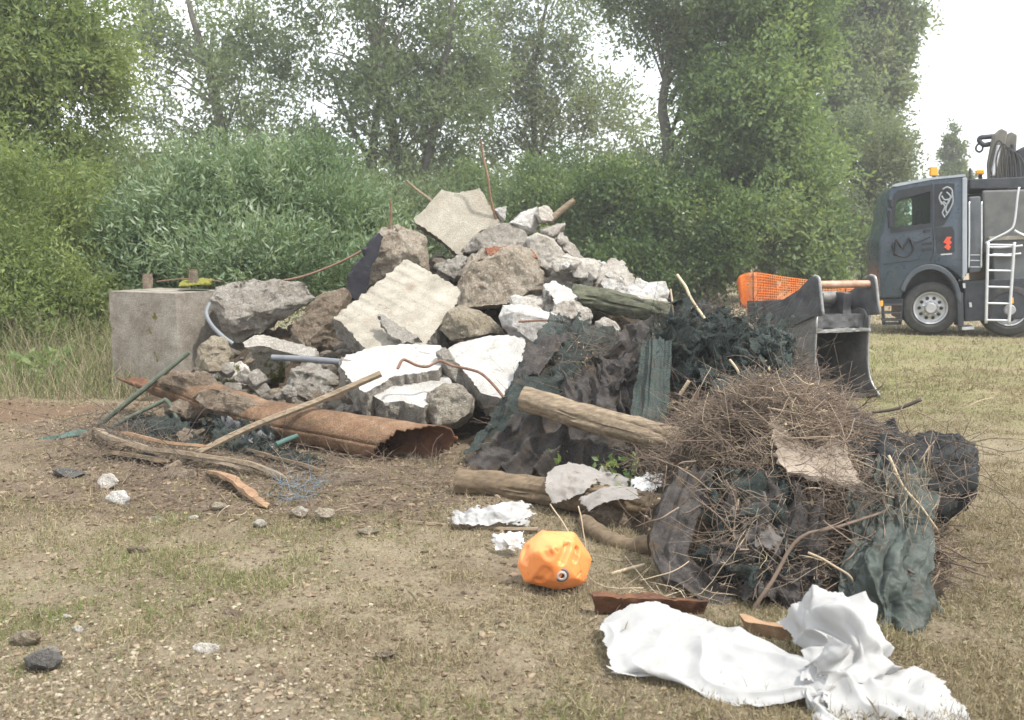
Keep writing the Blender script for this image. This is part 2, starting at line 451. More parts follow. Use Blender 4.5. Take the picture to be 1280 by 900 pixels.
def crown(blobs, nsp, nleaf, lsize, wr, slen, spread, updir=(0, 0, .2), out=.5, follow=.6, shell=.55, gap=.0, seed=0, tb=.0, tipt=.0):
    """blobs: list of (u, v, Y, ru_px, rv_px, depth_m or None, weight)"""
    out_p = []; tint = []; tot = sum(b[3] * b[4] * (b[6] if len(b) > 6 else 1) for b in blobs)
    for bi, b in enumerate(blobs):
        u, v, Y, ru, rv = b[:5]; wgt = b[6] if len(b) > 6 else 1
        c = at(u, v, Y); r = np.array([ru * Y / F, (b[5] if len(b) > 5 and b[5] else .8 * ru * Y / F), rv * Y / F])
        n = int(nsp * b[3] * b[4] * wgt / tot)
        ns = max(7, int(ru * rv / 150)); sc_, sd = in_blob(ns, c, r * .92, .75, .4, seed + bi)
        pick = rng.integers(0, ns, n); q, d = in_blob(n, np.zeros(3), np.ones(3), .35, .5, seed + bi + 9)
        ssz = rng.uniform(.24, .46, ns)[pick]
        p = sc_[pick] + q * r * ssz[:, None]; d = nrm(.5 * d + .6 * sd[pick])
        stint = rng.normal(0, .16, ns)[pick]
        if gap:
            m = fbm(p, 1.1 / max(r.min(), .3), 3, seed + 77) > gap - .6
            p, d, stint = p[m], d[m], stint[m]
        m = p[:, 2] > .1; p, d, stint = p[m], d[m], stint[m]
        dd = nrm(out * d + np.array(updir) + .35 * rng.normal(size=p.shape))
        V, Fs, sid = sprays(p, dd, slen * rng.uniform(.6, 1.3, len(p)), nleaf, spread, lsize, wr, follow)
        base = .5 + .28 * fbm(p, .9 / max(lsize * 4, .2), 2, seed + 5)[sid] + rng.normal(0, .085, len(sid)) + tb + stint[sid] + tipt * np.clip(LAST_T - .45, -.2, 1)
        out_p.append((V, Fs)); tint.append(np.clip(base, 0, 1))
    V, Fs = join(out_p)
    return V, Fs, np.concatenate(tint)
# ------------------------------------------------------------------ world, sun, colour
SUN = nrm(np.array([.52, -.36, 1.0]))
EL, AZ = math.asin(SUN[2]), math.atan2(SUN[0], SUN[1])
w = bpy.data.worlds.new('World'); sc.world = w; w.use_nodes = True
nt = w.node_tree; bg = nt.nodes['Background']
sky = nt.nodes.new('ShaderNodeTexSky'); sky.sky_type = 'NISHITA'; sky.sun_disc = False
sky.sun_elevation = EL; sky.sun_rotation = AZ; sky.air_density = 1.2; sky.dust_density = 3.0
tc = nt.nodes.new('ShaderNodeTexCoord')
cl = noise(nt, 2.2, 7, .62, tc.outputs['Generated'])
cm = ramp(nt, cl, [(.36, (.55,)*3), (.56, (1,1,1))]).outputs['Color']
skyc = mixc(nt, cm, sky.outputs['Color'], (8.6, 8.9, 9.2))
nt.links.new(skyc, bg.inputs['Color']); bg.inputs['Strength'].default_value = .11
sd = bpy.data.lights.new('sun', 'SUN'); so = bpy.data.objects.new('sun', sd); COL.objects.link(so)
sd.energy = 2.8; sd.angle = R(2.5); sd.color = (1, .95, .87)
so.rotation_euler = Vector(SUN).to_track_quat('Z', 'Y').to_euler()
so.location = (8, 4, 14)
vs = sc.view_settings; vs.view_transform = 'Standard'; vs.look = 'None'; vs.gamma = 1; vs.use_curve_mapping = False; vs.exposure = EXPO
sc.cycles.use_denoising = True
sc.cycles.max_bounces = 6; sc.cycles.transparent_max_bounces = 8; sc.cycles.volume_bounces = 2
sc.cycles.caustics_reflective = False; sc.cycles.caustics_refractive = False

# ------------------------------------------------------------------ materials
M = {}
M['block'] = concrete('old_cast_concrete', (.27,.245,.21), (.40,.37,.325), (.5,.47,.42), .25, .7, .25, .5, 4, 0, (.17,.145,.115))
M['slabgrey'] = concrete('grey_rock_concrete', (.40,.365,.32), (.53,.50,.455), (.66,.63,.58), .5, .4, 0, .8)
M['tan'] = concrete('tan_stone', (.40,.34,.25), (.53,.47,.37), (.64,.59,.5), .5, .35, 0, .8)
M['mossy'] = concrete('mossy_concrete', (.36,.33,.27), (.5,.47,.4), (.62,.58,.52), .4, .3, .7, .8)
M['mossywhite'] = concrete('white_mossy_concrete', (.5,.48,.45), (.68,.66,.62), None, 0, .2, .7, .5)
M['brown'] = concrete('soil_caked_concrete', (.25,.19,.14), (.39,.32,.245), (.55,.5,.43), .5, .55, 0, 1.0)
M['aggregate'] = concrete('brown_aggregate_concrete', (.43,.36,.28), (.57,.50,.41), (.70,.66,.59), .8, .4, 0, .9, 7)
M['aggbrick'] = concrete('aggregate_with_brick', (0.288,0.216,0.156), (0.444,0.360,0.264), (0.624,0.576,0.504), .8, .55, 0, 1.0, 7, brick=0)
M['pale'] = concrete('pale_concrete', (0.426,0.398,0.358), (0.594,0.566,0.521), (0.739,0.717,0.672), .4, .35, 0, .6)
M['white'] = concrete('white_concrete', (.44,.43,.415), (.56,.55,.53), None, 0, .18, 0, .5, 6, 0, (.26,.235,.2))
M['edge'] = concrete('broken_concrete_edge', (.40,.37,.33), (.53,.50,.455), (.64,.61,.56), .5, .3, 0, .9)
M['peak'] = concrete('beige_slab_concrete', (.30,.27,.22), (.385,.36,.30), None, 0, .25, 0, .4, 3)
M['speck'] = concrete('speckled_pale_stone', (.42,.38,.31), (.58,.54,.46), (.7,.67,.6), .9, .45, 0, 1.0, 9)
M['dark'] = concrete('dark_stone', (.17,.165,.16), (.25,.245,.235), (.36,.35,.335), .3, .4, 0, .8)
M['bitumen'] = simple('bitumen_coat', (.012,.012,.018), (.03,.03,.038), 14, .55, 60, .6)
M['rust'] = concrete('rusty_steel', (.20,.12,.075), (.345,.215,.135), (.43,.34,.24), .35, .6, 0, .6, 5, 0, (.13,.095,.065))
M['rustdark'] = simple('dark_rust_and_shade', (.06,.03,.02), (.16,.075,.04), 10, .9, 40, .5)
M['rebar'] = simple('rebar_rust', (.13,.075,.052), (.22,.135,.095), 20, .8, 120, .5)
M['wood'] = simple('weathered_wood', (.13,.10,.07), (.31,.245,.17), 5, .85, 30, .6, 0, (1.6, 9, 9, 0, R(10), R(-20)))
M['wooddark'] = simple('dark_wet_wood', (.10,.075,.05), (.21,.155,.10), 5, .85, 30, .6, 0, (1.6, 9, 9, 0, 0, R(-8)))
M['oldlog'] = simple('grey_green_log', (.05,.05,.042), (.13,.135,.085), 5, .85, 30, .6, 0, (1.6, 7, 7, 0, 0, 0))
M['split'] = simple('split_wood', (.19,.145,.105), (.40,.33,.245), 9, .85, 60, .5, 0, (2, 9, 9, 0, 0, R(10)))
M['bark'] = simple('orange_bark', (.20,.115,.065), (.33,.22,.135), 9, .85, 60, .5)
M['greenpole'] = simple('green_pole', (.055,.07,.05), (.12,.135,.10), 12, .6, 60, .3)
M['greypipe'] = simple('grey_pipe', (.12,.13,.145), (.18,.195,.21), 6, .45, 60, .1)
M['teal'] = simple('teal_plastic', (.03,.07,.062), (.06,.115,.10), 8, .5, 60, .2)
M['orange'] = None
M['soil'] = concrete('soil', (.095,.07,.048), (.17,.13,.09), (.33,.29,.24), .35, .5, 0, 1.0, 5)
M['humus'] = concrete('dark_humus', (.05,.04,.03), (.095,.075,.055), (.2,.16,.12), .25, .4, 0, 1.0, 6)
M['netgrey'] = clothmat('grey_shade_net', (.026,.024,.023), (.085,.077,.073), .08, 120, .95, (.085,.062,.042), 7, .2)
M['netlight'] = clothmat('light_grey_felt', (.22,.205,.19), (.32,.30,.28), .12, 260, .95, (.16,.13,.10))
M['netgreen'] = clothmat('green_shade_net', (.014,.019,.0175), (.044,.057,.053), .10, 120, .9, (.055,.045,.035), 7, .3)
M['netteal'] = clothmat('teal_shade_net', (.036,.048,.045), (.085,.106,.098), .14, 120, .9, (.08,.072,.058), 5, .25)
M['tarp'] = clothmat('dark_green_tarp', (.03,.04,.036), (.085,.10,.09), .05, 120, .6, (.055,.05,.04), 7, .15)
M['black'] = clothmat('black_net', (.012,.014,.016), (.03,.034,.036), .05, 200, .8)
M['white_cloth'] = clothmat('white_fleece', (.40,.40,.40), (.48,.48,.475), .25, 340, .9, None, 3)
_nt = M['white_cloth'].node_tree; _b = _nt.nodes['Principled BSDF']; _c = _b.inputs['Base Color'].links[0].from_socket
_nt.links.new(mixc(_nt, mixc(_nt, .4, (0,0,0), sharpmask(_nt, noise(_nt, 7, 7, .75, dist=.6), .54, .72)), _c, (.27,.235,.19)), _b.inputs['Base Color'])
M['dirty_cloth'] = clothmat('dirty_white_fleece', (.62,.61,.6), (.8,.8,.8), .2, 240, .9, (.35,.31,.26), 6)
M['card'] = simple('beige_board', (.20,.165,.13), (.31,.26,.21), 6, .9, 60, .3)
M['plasticgrey'] = clothmat('grey_plastic_mesh', (.13,.13,.135), (.26,.26,.27), .2, 160, .7, (.12,.09,.07), 9, .75)
M['twig'] = leafmat('dry_twig', [(0,(.05,.042,.036)), (.45,(.15,.112,.086)), (.75,(.25,.192,.145)), (.9,(.40,.32,.22)), (1,(.52,.44,.31))], 0, .85)
M['straw'] = leafmat('grass_blades', [(0,(.115,.088,.058)), (.35,(.29,.243,.16)), (.6,(.475,.41,.285)), (.72,(.20,.23,.085)), (1,(.12,.18,.045))], .25, .7)
M['rubber_black'] = simple('black_rubber', (.03,.03,.03), (.07,.065,.06), 9, .7, 60, .2)
M['moss'] = simple('yellow_moss', (.13,.13,.025), (.22,.21,.05), 30, .95, 80, .8)

# ------------------------------------------------------------------ ground
def patchmask(P, s): return fbm(P, .55, 4, s)
def gheight(x, y):
    P = np.stack([x, y, 0 * x], -1).reshape(-1, 3)
    near = np.exp(-np.maximum(P[:, 1] - 9, 0) / 9)
    h = .035 * fbm(P, .8, 3, 3) * near + .018 * fbm(P, 5.2, 4, 5) * near + .016 * np.clip(fbm(P, 2.1, 3, 13), 0, 1) * near + .12 * (1 - near) * fbm(P, .07, 3, 8)
    # churned soil ridge beside the block
    h += .10 * np.exp(-((P[:, 0] + 5.2) / 1.3) ** 2 - ((P[:, 1] - 8.8) / .55) ** 2) * (.6 + .6 * fbm(P, 2.5, 3, 21))
    return h.reshape(x.shape)
gx = np.concatenate([-np.geomspace(260, 7.2, 46), np.arange(-7, 7.001, .06), np.geomspace(7.2, 260, 46)])
gy = np.concatenate([np.linspace(-60, 1.2, 14), np.arange(1.4, 13, .06), np.geomspace(13.1, 420, 90)])
X, Yg = np.meshgrid(gx, gy); Z = gheight(X, Yg)
idx = np.arange(X.size).reshape(X.shape)
Fq = np.stack([idx[:-1, :-1], idx[:-1, 1:], idx[1:, 1:], idx[1:, :-1]], -1).reshape(-1, 4)
m, nt, b = newmat('dry_ground'); M['ground'] = m
p = pos(nt)
grass = ramp(nt, noise(nt, 1.3, 7, .68), [(.3, (.195,.155,.112)), (.5, (.31,.262,.187)), (.7, (.235,.215,.137))]).outputs['Color']
fine = ramp(nt, noise(nt, 50, 5, .8), [(.3, (.42,.41,.40)), (.66, (1.45,1.43,1.38))]).outputs['Color']
grass = mixc(nt, .8, grass, fine, 'MULTIPLY')
soil = ramp(nt, noise(nt, 12, 6, .7), [(.3, (.11,.08,.058)), (.7, (.235,.182,.132))]).outputs['Color']
def dist_mask(cx, cy, rx, ry, lo, hi, jit=.5):
    mp = nt.nodes.new('ShaderNodeMapping'); mp.vector_type = 'TEXTURE'
    mp.inputs['Location'].default_value = (cx, cy, 0); mp.inputs['Scale'].default_value = (rx, ry, 1e6)
    nt.links.new(p, mp.inputs['Vector'])
    g = nt.nodes.new('ShaderNodeVectorMath'); g.operation = 'LENGTH'; nt.links.new(mp.outputs[0], g.inputs[0])
    a = N(nt, 'ShaderNodeMath', operation='MULTIPLY_ADD'); nt.links.new(noise(nt, 1.7, 5, .7), a.inputs[0]); a.inputs[1].default_value = jit * 2
    nt.links.new(g.outputs['Value'], a.inputs[2])
    s = N(nt, 'ShaderNodeMath', operation='SUBTRACT'); nt.links.new(a.outputs[0], s.inputs[0]); s.inputs[1].default_value = jit
    return ramp(nt, s.outputs[0], [(lo, (1,1,1)), (hi, (0,0,0))]).outputs['Color']
bare = sharpmask(nt, noise(nt, .9, 6, .7), .50, .66)
nearpile = dist_mask(-1.6, 7.9, 4.2, 3.1, .6, 1.0)
far = dist_mask(6.5, 13.5, 5.5, 7.5, .6, 1.2)
fg = ramp(nt, noise(nt, .55, 6, .65), [(.35, (.30,.255,.16)), (.6, (.22,.225,.105))]).outputs['Color']
grass = mixc(nt, far, grass, mixc(nt, .6, fg, fine, 'MULTIPLY'))
soilmask = mixc(nt, nearpile, mixc(nt, .38, (0,0,0), bare), (.85,.85,.85))
col = mixc(nt, soilmask, grass, soil)
churn = dist_mask(-5.3, 8.7, 1.7, .8, .6, 1.0)
col = mixc(nt, churn, col, mixc(nt, .5, soil, (.21,.135,.085)))
rut = dist_mask(-2.2, 5.6, 3.2, .8, .5, 1.15)
col = mixc(nt, mixc(nt, .7, (0,0,0), rut), col, soil)
grav = dist_mask(-1.6, 2.6, 1.25, .95, .5, 1.05)
gv_ = nt.nodes.new('ShaderNodeTexVoronoi'); gv_.inputs['Scale'].default_value = 42; nt.links.new(p, gv_.inputs['Vector'])
gravc = mixc(nt, gv_.outputs['Distance'], (.36,.31,.235), (.17,.135,.095))
col = mixc(nt, grav, col, gravc)
nt.links.new(col, b.inputs['Base Color']); b.inputs['Roughness'].default_value = .95; b.inputs['Specular IOR Level'].default_value = .1
bump(nt, b, noise(nt, 40, 7, .85), .8, .045)
g = mesh_obj('ground', np.stack([X, Yg, Z], -1).reshape(-1, 3), Fq, m, None, True, None, (0, 0, 0))
tag(g, 'dry trampled grass field with bare brown soil patches', None, None, 'structure')
def gz(x, y): return gheight(np.atleast_1d(np.asarray(x, float)), np.atleast_1d(np.asarray(y, float)))

# ------------------------------------------------------------------ mounds under the two heaps
RUB = [(-.5, 10.9, 2.3, 1.9, 1.55), (-.9, 9.6, 1.7, 1.5, .85), (-2.6, 10.1, 1.2, .9, .75), (1.1, 10.3, 1.3, 1.2, 1.0), (-1.2, 8.8, 1.5, .9, .45)]
HEAP = [(1.75, 7.6, 1.15, 1.1, .98), (.75, 7.45, .95, .95, .72), (1.55, 5.1, .70, 1.1, .78), (1.98, 4.95, .36, .7, .55), (1.5, 6.3, .75, .7, .5)]
def mound_h(x, y, B, amp=.09, s=1):
    z = np.full(x.shape, -.25)
    for cx, cy, rx, ry, h in B:
        d2 = ((x - cx) / rx) ** 2 + ((y - cy) / ry) ** 2
        z = np.maximum(z, h * np.clip(1 - d2, -1, 1) ** 1.0 if False else h * (1.12 * np.exp(-d2 * 1.1) - .12) - .12 * np.clip(d2 - 1.2, 0, 5))
    P = np.stack([x, y, 0 * x], -1).reshape(-1, 3)
    return z + (amp * fbm(P, 2.6, 5, s)).reshape(x.shape) - .03
def mound(name, label, B, m, x0, x1, y0, y1, st, s):
    X, Y = np.meshgrid(np.arange(x0, x1, st), np.arange(y0, y1, st)); Z = mound_h(X, Y, B, .09, s)
    idx = np.arange(X.size).reshape(X.shape)
    Fq = np.stack([idx[:-1, :-1], idx[:-1, 1:], idx[1:, 1:], idx[1:, :-1]], -1).reshape(-1, 4)
    keep = Z.ravel()[Fq].max(1) > -.08
    o = mesh_obj(name, np.stack([X, Y, Z], -1).reshape(-1, 3), Fq[keep], m, None, True, None, (0, 0, 0))
    return tag(o, label, None, None, 'structure')
mound('soil_mound', 'brown soil heaped between the broken concrete', RUB, M['soil'], -5, 4, 7, 14, .05, 31)
mound('humus_mound', 'dark rotted soil under the netting and brushwood', HEAP, M['humus'], -.8, 3.6, 3.6, 9.6, .045, 47)

# ------------------------------------------------------------------ concrete block
o3 = lambda u, v, Y: at(u, v, Y)
A = gnd(219, 505); A[2] = 0
def block():
    near = at(219, 367, 9.75); left = at(136, 366, 10.15); right = at(269, 359, 10.4)
    ht = near[2]
    n2 = near[:2]; e1 = left[:2] - n2; e2 = right[:2] - n2
    e2 = e2 - e1 * (e1 @ e2) / (e1 @ e1) * .75
    P = []
    for z in (-.05, ht):
        for a, b_ in ((0, 0), (1, 0), (1, 1), (0, 1)):
            q = n2 + e1 * a + e2 * b_ * 1.15; P.append((*q, z + (.0 if z < 0 else .01 * (a + b_))))
    V, Fs = hull_arrays(P, .03, .004, .9, 5, 2.4)
    r = thing('concrete_block', 'big square grey concrete block with two metal stubs on top', 'concrete block', (n2[0], n2[1], 0))
    mesh_obj('body', V, Fs, M['block'], r, True, 30)
    for (u, v0, v1, ww) in ((185, 357, 342, .045), (242, 353, 337, .042)):
        b0 = at(u, v0 + 3, 10.3); b1 = at(u, v1, 10.3)
        V, Fs = hull_arrays([(b0[0] + sx * ww, b0[1] + sy * .035, z) for sx in (-1, 1) for sy in (-1, 1) for z in (b0[2], b1[2])], .03, .03, 1, int(u))
        mesh_obj('lifting_stub', V, Fs, M['brown'], r, True, 40)
        a = at(u, (v0 + v1) / 2, 10.25)
    V, Fs = hull_arrays([at(u, v, Y) for u, v, Y in ((222,358,10.15), (262,355,10.2), (268,350,10.5), (228,351,10.6), (240,356,10.2), (250,349,10.4))], .02, .06, 1.6, 8)
    mo = mesh_obj('moss_patch', V, Fs, M['moss'], r, True)
block()

# ------------------------------------------------------------------ concrete chunks
G = 'broken concrete pieces in the rubble pile'
def ck(lab, outl, Y, th, mk, cat='concrete chunk', **kw): return chunk(outl, Y, th, M[mk], kw.pop('name', 'concrete_chunk'), lab, cat, G, **kw)
ck('wide grey-brown concrete lump leaning against the square block', [(262,374),(270,359),(300,349),(332,349),(346,357),(380,353),(393,372),(357,400),(326,412),(300,429),(291,428),(275,405),(264,388)], 9.55, .7, 'slabgrey')
ck('tan rounded stone between the square block and white mossy chunk', [(242,452),(250,432),(265,420),(281,422),(293,445),(289,464),(262,472),(245,467)], 9.0, .4, 'tan', 'stone', name='tan_stone')
ck('white chunk with green moss on its top', [(260,460),(280,452),(300,452),(319,465),(327,486),(310,494),(280,488),(262,478)], 8.65, .4, 'mossywhite')
ck('mossy brown chunk under the pale kerb stone', [(306,450),(315,437),(335,432),(353,436),(363,450),(354,477),(330,480),(311,467)], 8.95, .4, 'mossy')
ck('small brick fragment leaning beside the kerb stone', [(300,458),(313,447),(319,450),(308,462)], 8.8, .08, 'aggbrick', 'brick', name='brick_fragment')
ck('grey boulder in front of the blue-grey pipe', [(357,478),(365,462),(385,453),(401,456),(420,470),(430,488),(417,502),(395,510),(370,497),(359,489)], 8.4, .5, 'slabgrey')
ck('little rounded stone tucked under the grey boulder', [(342,500),(355,493),(371,495),(377,506),(365,514),(347,511)], 8.35, .25, 'edge', 'stone', name='small_stone')
ck('bluish white fragment just above the rusty pipe', [(356,510),(366,505),(379,508),(378,517),(360,518)], 8.2, .15, 'pale')
ck('small pale fragment beside the flat layered stone', [(381,521),(395,512),(413,512),(414,529),(385,530)], 8.1, .25, 'edge')
ck('flat layered stone resting above the rusty pipe', [(410,520),(418,516),(440,516),(470,520),(477,537),(445,538),(413,527)], 7.6, .4, 'tan', 'stone', name='flat_stone', target=.022)
ck('grey flake lying on the flat layered stone', [(412,516),(430,505),(452,507),(456,518),(438,522),(418,520)], 7.75, .25, 'edge')
ck('rough grey lump under the long white slab', [(450,507),(462,493),(479,499),(487,515),(472,522),(454,517)], 7.65, .35, 'edge')
ck('dark rough lump under the stepped white slab', [(474,516),(488,500),(515,503),(537,515),(532,537),(505,533),(480,527)], 7.6, .4, 'edge')
ck('brown soil-caked lump left of the ribbed slab', [(360,432),(368,405),(385,384),(400,369),(430,361),(440,372),(428,395),(424,420),(436,440),(400,448),(374,442)], 9.5, .6, 'brown')
bb = ck('brown boulder with one black tarred side', [(452,372),(458,330),(466,298),(480,283),(501,281),(513,289),(529,294),(537,315),(535,347),(522,362),(470,380)], 9.95, .7, 'aggregate')
V, Fs, _ = slab_arrays([(432,364),(436,344),(452,322),(462,300),(474,291),(479,296),(474,318),(464,336),(458,362),(452,380)], 9.93, .004, 0, .10, jag=.012, amp=.006, seed=4)
mesh_obj('tar_coat', V, Fs, M['bitumen'], bb, True, 40)
ck('dark speckled ridge of concrete behind the topmost boulder', [(578,314),(590,298),(612,283),(641,279),(656,288),(664,306),(650,314),(600,320)], 10.2, .5, 'slabgrey')
ck('grey wedge between the peak slab and the brown boulder', [(546,336),(575,317),(585,322),(580,346),(568,352),(555,344)], 9.9, .35, 'edge')
ck('large brown aggregate boulder high in the middle of the pile', [(566,372),(575,342),(590,318),(615,308),(650,306),(671,318),(679,340),(683,362),(672,377),(640,384),(600,387),(574,387)], 9.1, .7, 'aggregate', amp=.03)
V, Fs, _ = slab_arrays([(606,309),(640,306),(664,312),(672,322),(650,324),(630,320),(610,318)], 9.33, 0, .006, .06, jag=.012, amp=.01, seed=14)
o = mesh_obj('brick_course', V, Fs, concrete('red_brick', (.28,.10,.06), (.40,.19,.12), (.5,.42,.35), .5, .4), None, True, 40)
tag(o, 'strip of crushed red brick on top of the large brown boulder', 'brick', G)
ck('cream stone with a grooved face under the large brown boulder', [(550,412),(558,390),(575,382),(597,386),(629,410),(632,419),(600,424),(563,426)], 8.5, .4, 'tan', 'stone', name='cream_stone')
wc = ck('white chunk with a rusty bar along its face', [(624,396),(628,381),(650,379),(691,391),(714,402),(701,416),(662,432),(640,422),(627,406)], 8.2, .5, 'white', amp=.02)
tube(px((648,402,8.18), (690,401,8.16), (740,411,8.1), (795,427,8.1)), .011, .009, M['rebar'], 'reinforcing_bar', None, None, None, wc, 6)
ck('pale flat piece wedged under the brown boulder', [(638,378),(660,368),(686,371),(694,390),(662,390)], 8.75, .3, 'pale')
ck('ribbed pale block end beside the mossy log', [(686,394),(700,377),(720,374),(740,388),(727,403),(705,404)], 8.5, .3, 'pale')
ck('small round concrete lump beside the mossy log', [(720,396),(726,387),(738,386),(742,396),(738,405),(726,406)], 8.35, .2, 'pale')
ck('cream lump below the mossy log', [(744,402),(755,395),(769,402),(777,412),(763,419),(747,412)], 8.2, .25, 'pale')
ck('white angular piece near the pile crest', [(636,279),(655,263),(671,259),(677,272),(669,291),(660,293)], 10.35, .4, 'white', amp=.03)
ck('round stub of concrete with a stick poking out', [(668,268),(674,258),(686,257),(693,266),(691,278),(675,280)], 10.3, .35, 'pale')
ck('thin pale stone perched below the round stub', [(674,287),(690,281),(706,279),(706,288),(690,297),(677,292)], 10.25, .25, 'pale', 'stone', name='pale_stone')
ck('tiny white triangle of concrete beside the peak slab', [(618,261),(633,258),(632,276),(626,280)], 10.55, .12, 'white')
ck('smooth pale rounded lump below the crest', [(658,297),(672,291),(692,299),(707,318),(704,341),(686,348),(670,337),(660,316)], 9.9, .5, 'pale', amp=.02)
ck('smooth drum-like lump of pale concrete', [(688,342),(700,325),(730,323),(750,326),(752,346),(736,357),(710,359),(692,352)], 9.55, .5, 'pale', amp=.015)
ck('shadowed grey stone below the drum-like lump', [(680,352),(692,343),(712,352),(730,362),(715,368),(690,362)], 9.4, .4, 'edge', 'stone', name='grey_stone')
ck('small white lump behind the hollow block', [(744,338),(748,327),(760,328),(764,338),(754,346)], 9.7, .2, 'white')
ck('white broken lump under the hollow block', [(745,366),(752,350),(774,346),(784,358),(772,376),(755,380)], 9.4, .3, 'white')
ck('angular white piece in front of the hollow block', [(764,374),(772,360),(792,356),(808,366),(806,386),(786,388)], 9.3, .3, 'white')
ck('white squared block at the low end of the crest', [(797,368),(812,352),(832,352),(838,364),(828,390),(806,388)], 9.35, .35, 'white', amp=.02)
ck('white shard between the hollow block and squared block', [(784,358),(796,348),(812,354),(816,368),(798,378)], 9.5, .3, 'white')
ck('tan fragment at the foot of the white lumps', [(741,362),(746,353),(754,356),(752,370),(744,372)], 9.3, .15, 'tan')
ck('pale boulder with a speckled rough face by the pipe mouth', [(529,516),(535,490),(555,478),(579,481),(593,498),(592,520),(571,536),(545,536)], 7.1, .5, 'speck', 'boulder', name='speckled_boulder', amp=.03)
# hollow block with three dark cores
def hollow():
    r = thing('hollow_block', 'broken hollow block showing three round cores', 'hollow block', at(770, 362, 9.6), G)
    V, Fs, loc = slab_arrays([(747,347),(752,333),(767,321),(780,327),(794,349),(792,362),(768,364),(752,360)], 9.5, .004, .004, .3, target=.022, jag=.01, amp=.008, seed=9,
        disp=None)
    for (u, v) in ((776, 338), (778, 349), (787, 345)):
        c = at(u, v, 9.48); d = np.linalg.norm(V - c, axis=1)
        V = V + np.array([0, 1, 0]) * (.11 * np.clip(1.6 - d / .033, 0, 1))[:, None] * (V[:, 1:2] < c[1] + .12)
    mesh_obj('body', V, Fs, M['pale'], r, True, 35)
hollow()
def kerb():
    slab([(304,428),(318,419),(337,420),(394,435),(394,445),(375,445),(326,432),(306,434)], 8.85, 0, .004, .16, M['pale'], 'kerb_stone', 'long pale kerb stone above the blue-grey pipe', 'kerb stone', G, target=.03, jag=.004, amp=.002)
kerb()
slab([(696,298),(704,290),(733,325),(722,327),(707,313)], 10.15, .002, .002, .2, M['pale'], 'concrete_post', 'short pale square post slanting down below the crest', 'concrete post', G, target=.03)
slab([(680,356),(690,351),(715,364),(722,378),(736,390),(702,386),(690,371)], 8.7, 0, .008, .18, M['white'], 'slotted_slab', 'white slab with two small holes above the ribbed block end', 'concrete slab', G, target=.025)
# peak slab: arched top edge
slab([(517,273),(530,262),(540,250),(552,236),(558,239),(574,241),(590,238),(600,235),(608,250),(617,266),(627,281),(612,284),(600,289),(590,300),(578,318),(570,317),(556,304),(538,290),(521,280)], 10.75, -.003, .006, .17,
     M['peak'], 'peak_slab', 'flat beige slab standing on edge at the very top', 'concrete slab', G, target=.035, jag=.006, side=M['brown'], amp=.002)
# ribbed slab: five grooves cast in its face
def ribs(loc):
    a = R(-38)
    q = loc[:, 0] * math.sin(-a) + loc[:, 1] * math.cos(a)   # across the ribs
    along = loc[:, 0] * math.cos(a) - loc[:, 1] * math.sin(-a)
    prof = np.clip(np.cos(q * 2 * np.pi / .155) * 1.6, -1, 1)
    fade = np.clip(.6 - along * .9, 0, 1)
    return np.where(loc[:, 2] > -.03, (.008 * prof * fade), 0)
slab([(417,399),(440,381),(508,320),(540,341),(577,363),(569,385),(548,410),(531,432),(480,435),(459,438),(442,420),(428,406)], 8.95, -.001, .014, .24, M['pale'] if False else concrete('ribbed_slab_concrete', (.27,.25,.21), (.37,.345,.295), None, 0, .2, 0, .35, 4), 'ribbed_slab', 'large cream slab with parallel ribs cast in its face', 'concrete slab', G, target=.03, jag=.008, disp=ribs, side=M['edge'])
slab([(472,391),(486,398),(523,421),(506,429),(484,416)], 8.45, 0, .01, .06, M['edge'], 'wedge_shard', 'thin grey wedge lying on the ribbed slab', 'concrete shard', G, target=.03)
slab([(456,487),(470,478),(490,468),(545,460),(563,474),(571,490),(541,501),(530,509),(500,501),(480,503),(461,492)], 7.55, 0, .017, .2, M['white'], 'stepped_white_slab', 'lower stepped white slab behind the speckled boulder', 'concrete slab', G, target=.035, jag=.007, side=M['edge'])
slab([(425,458),(433,444),(470,434),(520,430),(551,432),(557,448),(548,463),(490,471),(456,489),(441,480)], 7.85, 0, .016, .24, M['white'], 'long_white_slab', 'long white slab with two dark holes in it', 'concrete slab', G, target=.035, jag=.007, side=M['edge'])
slab([(551,441),(575,428),(610,420),(636,418),(656,425),(659,450),(655,472),(640,486),(625,496),(601,490),(590,476),(574,456)], 7.75, -.002, .013, .22, M['white'], 'smooth_white_slab', 'smooth white slab beside the green netting', 'concrete slab', G, target=.035, jag=.007, side=M['edge'])
ck('grey broken edge lump between the white slabs', [(543,440),(556,434),(566,446),(586,470),(596,490),(588,500),(570,484),(552,462)], 7.75, .3, 'edge')
ck('grey broken end of the long white slab', [(422,462),(427,447),(440,450),(458,470),(458,486),(446,494),(430,480)], 7.8, .35, 'edge')
for k, (u, v) in enumerate(((451, 452), (485, 447))):
    pass
rs = random.Random(5)
def bits(n, lab, mks, u0, v0, u1, v1, y0, y1, wpx, sp, name):
    for k in range(n):
        t = rs.random(); u = u0 + (u1 - u0) * t + rs.gauss(0, sp); v = v0 + (v1 - v0) * t + abs(rs.gauss(0, sp * .8)); s = rs.uniform(*wpx)
        ol = [(u + s * .5 * math.cos(a) * rs.uniform(.7, 1.2), v + s * .4 * math.sin(a) * rs.uniform(.7, 1.2)) for a in [i * math.pi / 4 + rs.uniform(-.2, .2) for i in range(8)]]
        chunk(ol, rs.uniform(y0, y1), s * .007, M[rs.choice(mks)], name, lab, 'concrete chunk', 'small broken bits in the rubble pile', target=.02)
bits(52, 'small whitish broken bit on the low end of the rubble crest', ['white', 'pale', 'pale'], 690, 318, 838, 388, 9.2, 9.6, (11, 28), 9, 'broken_bit')
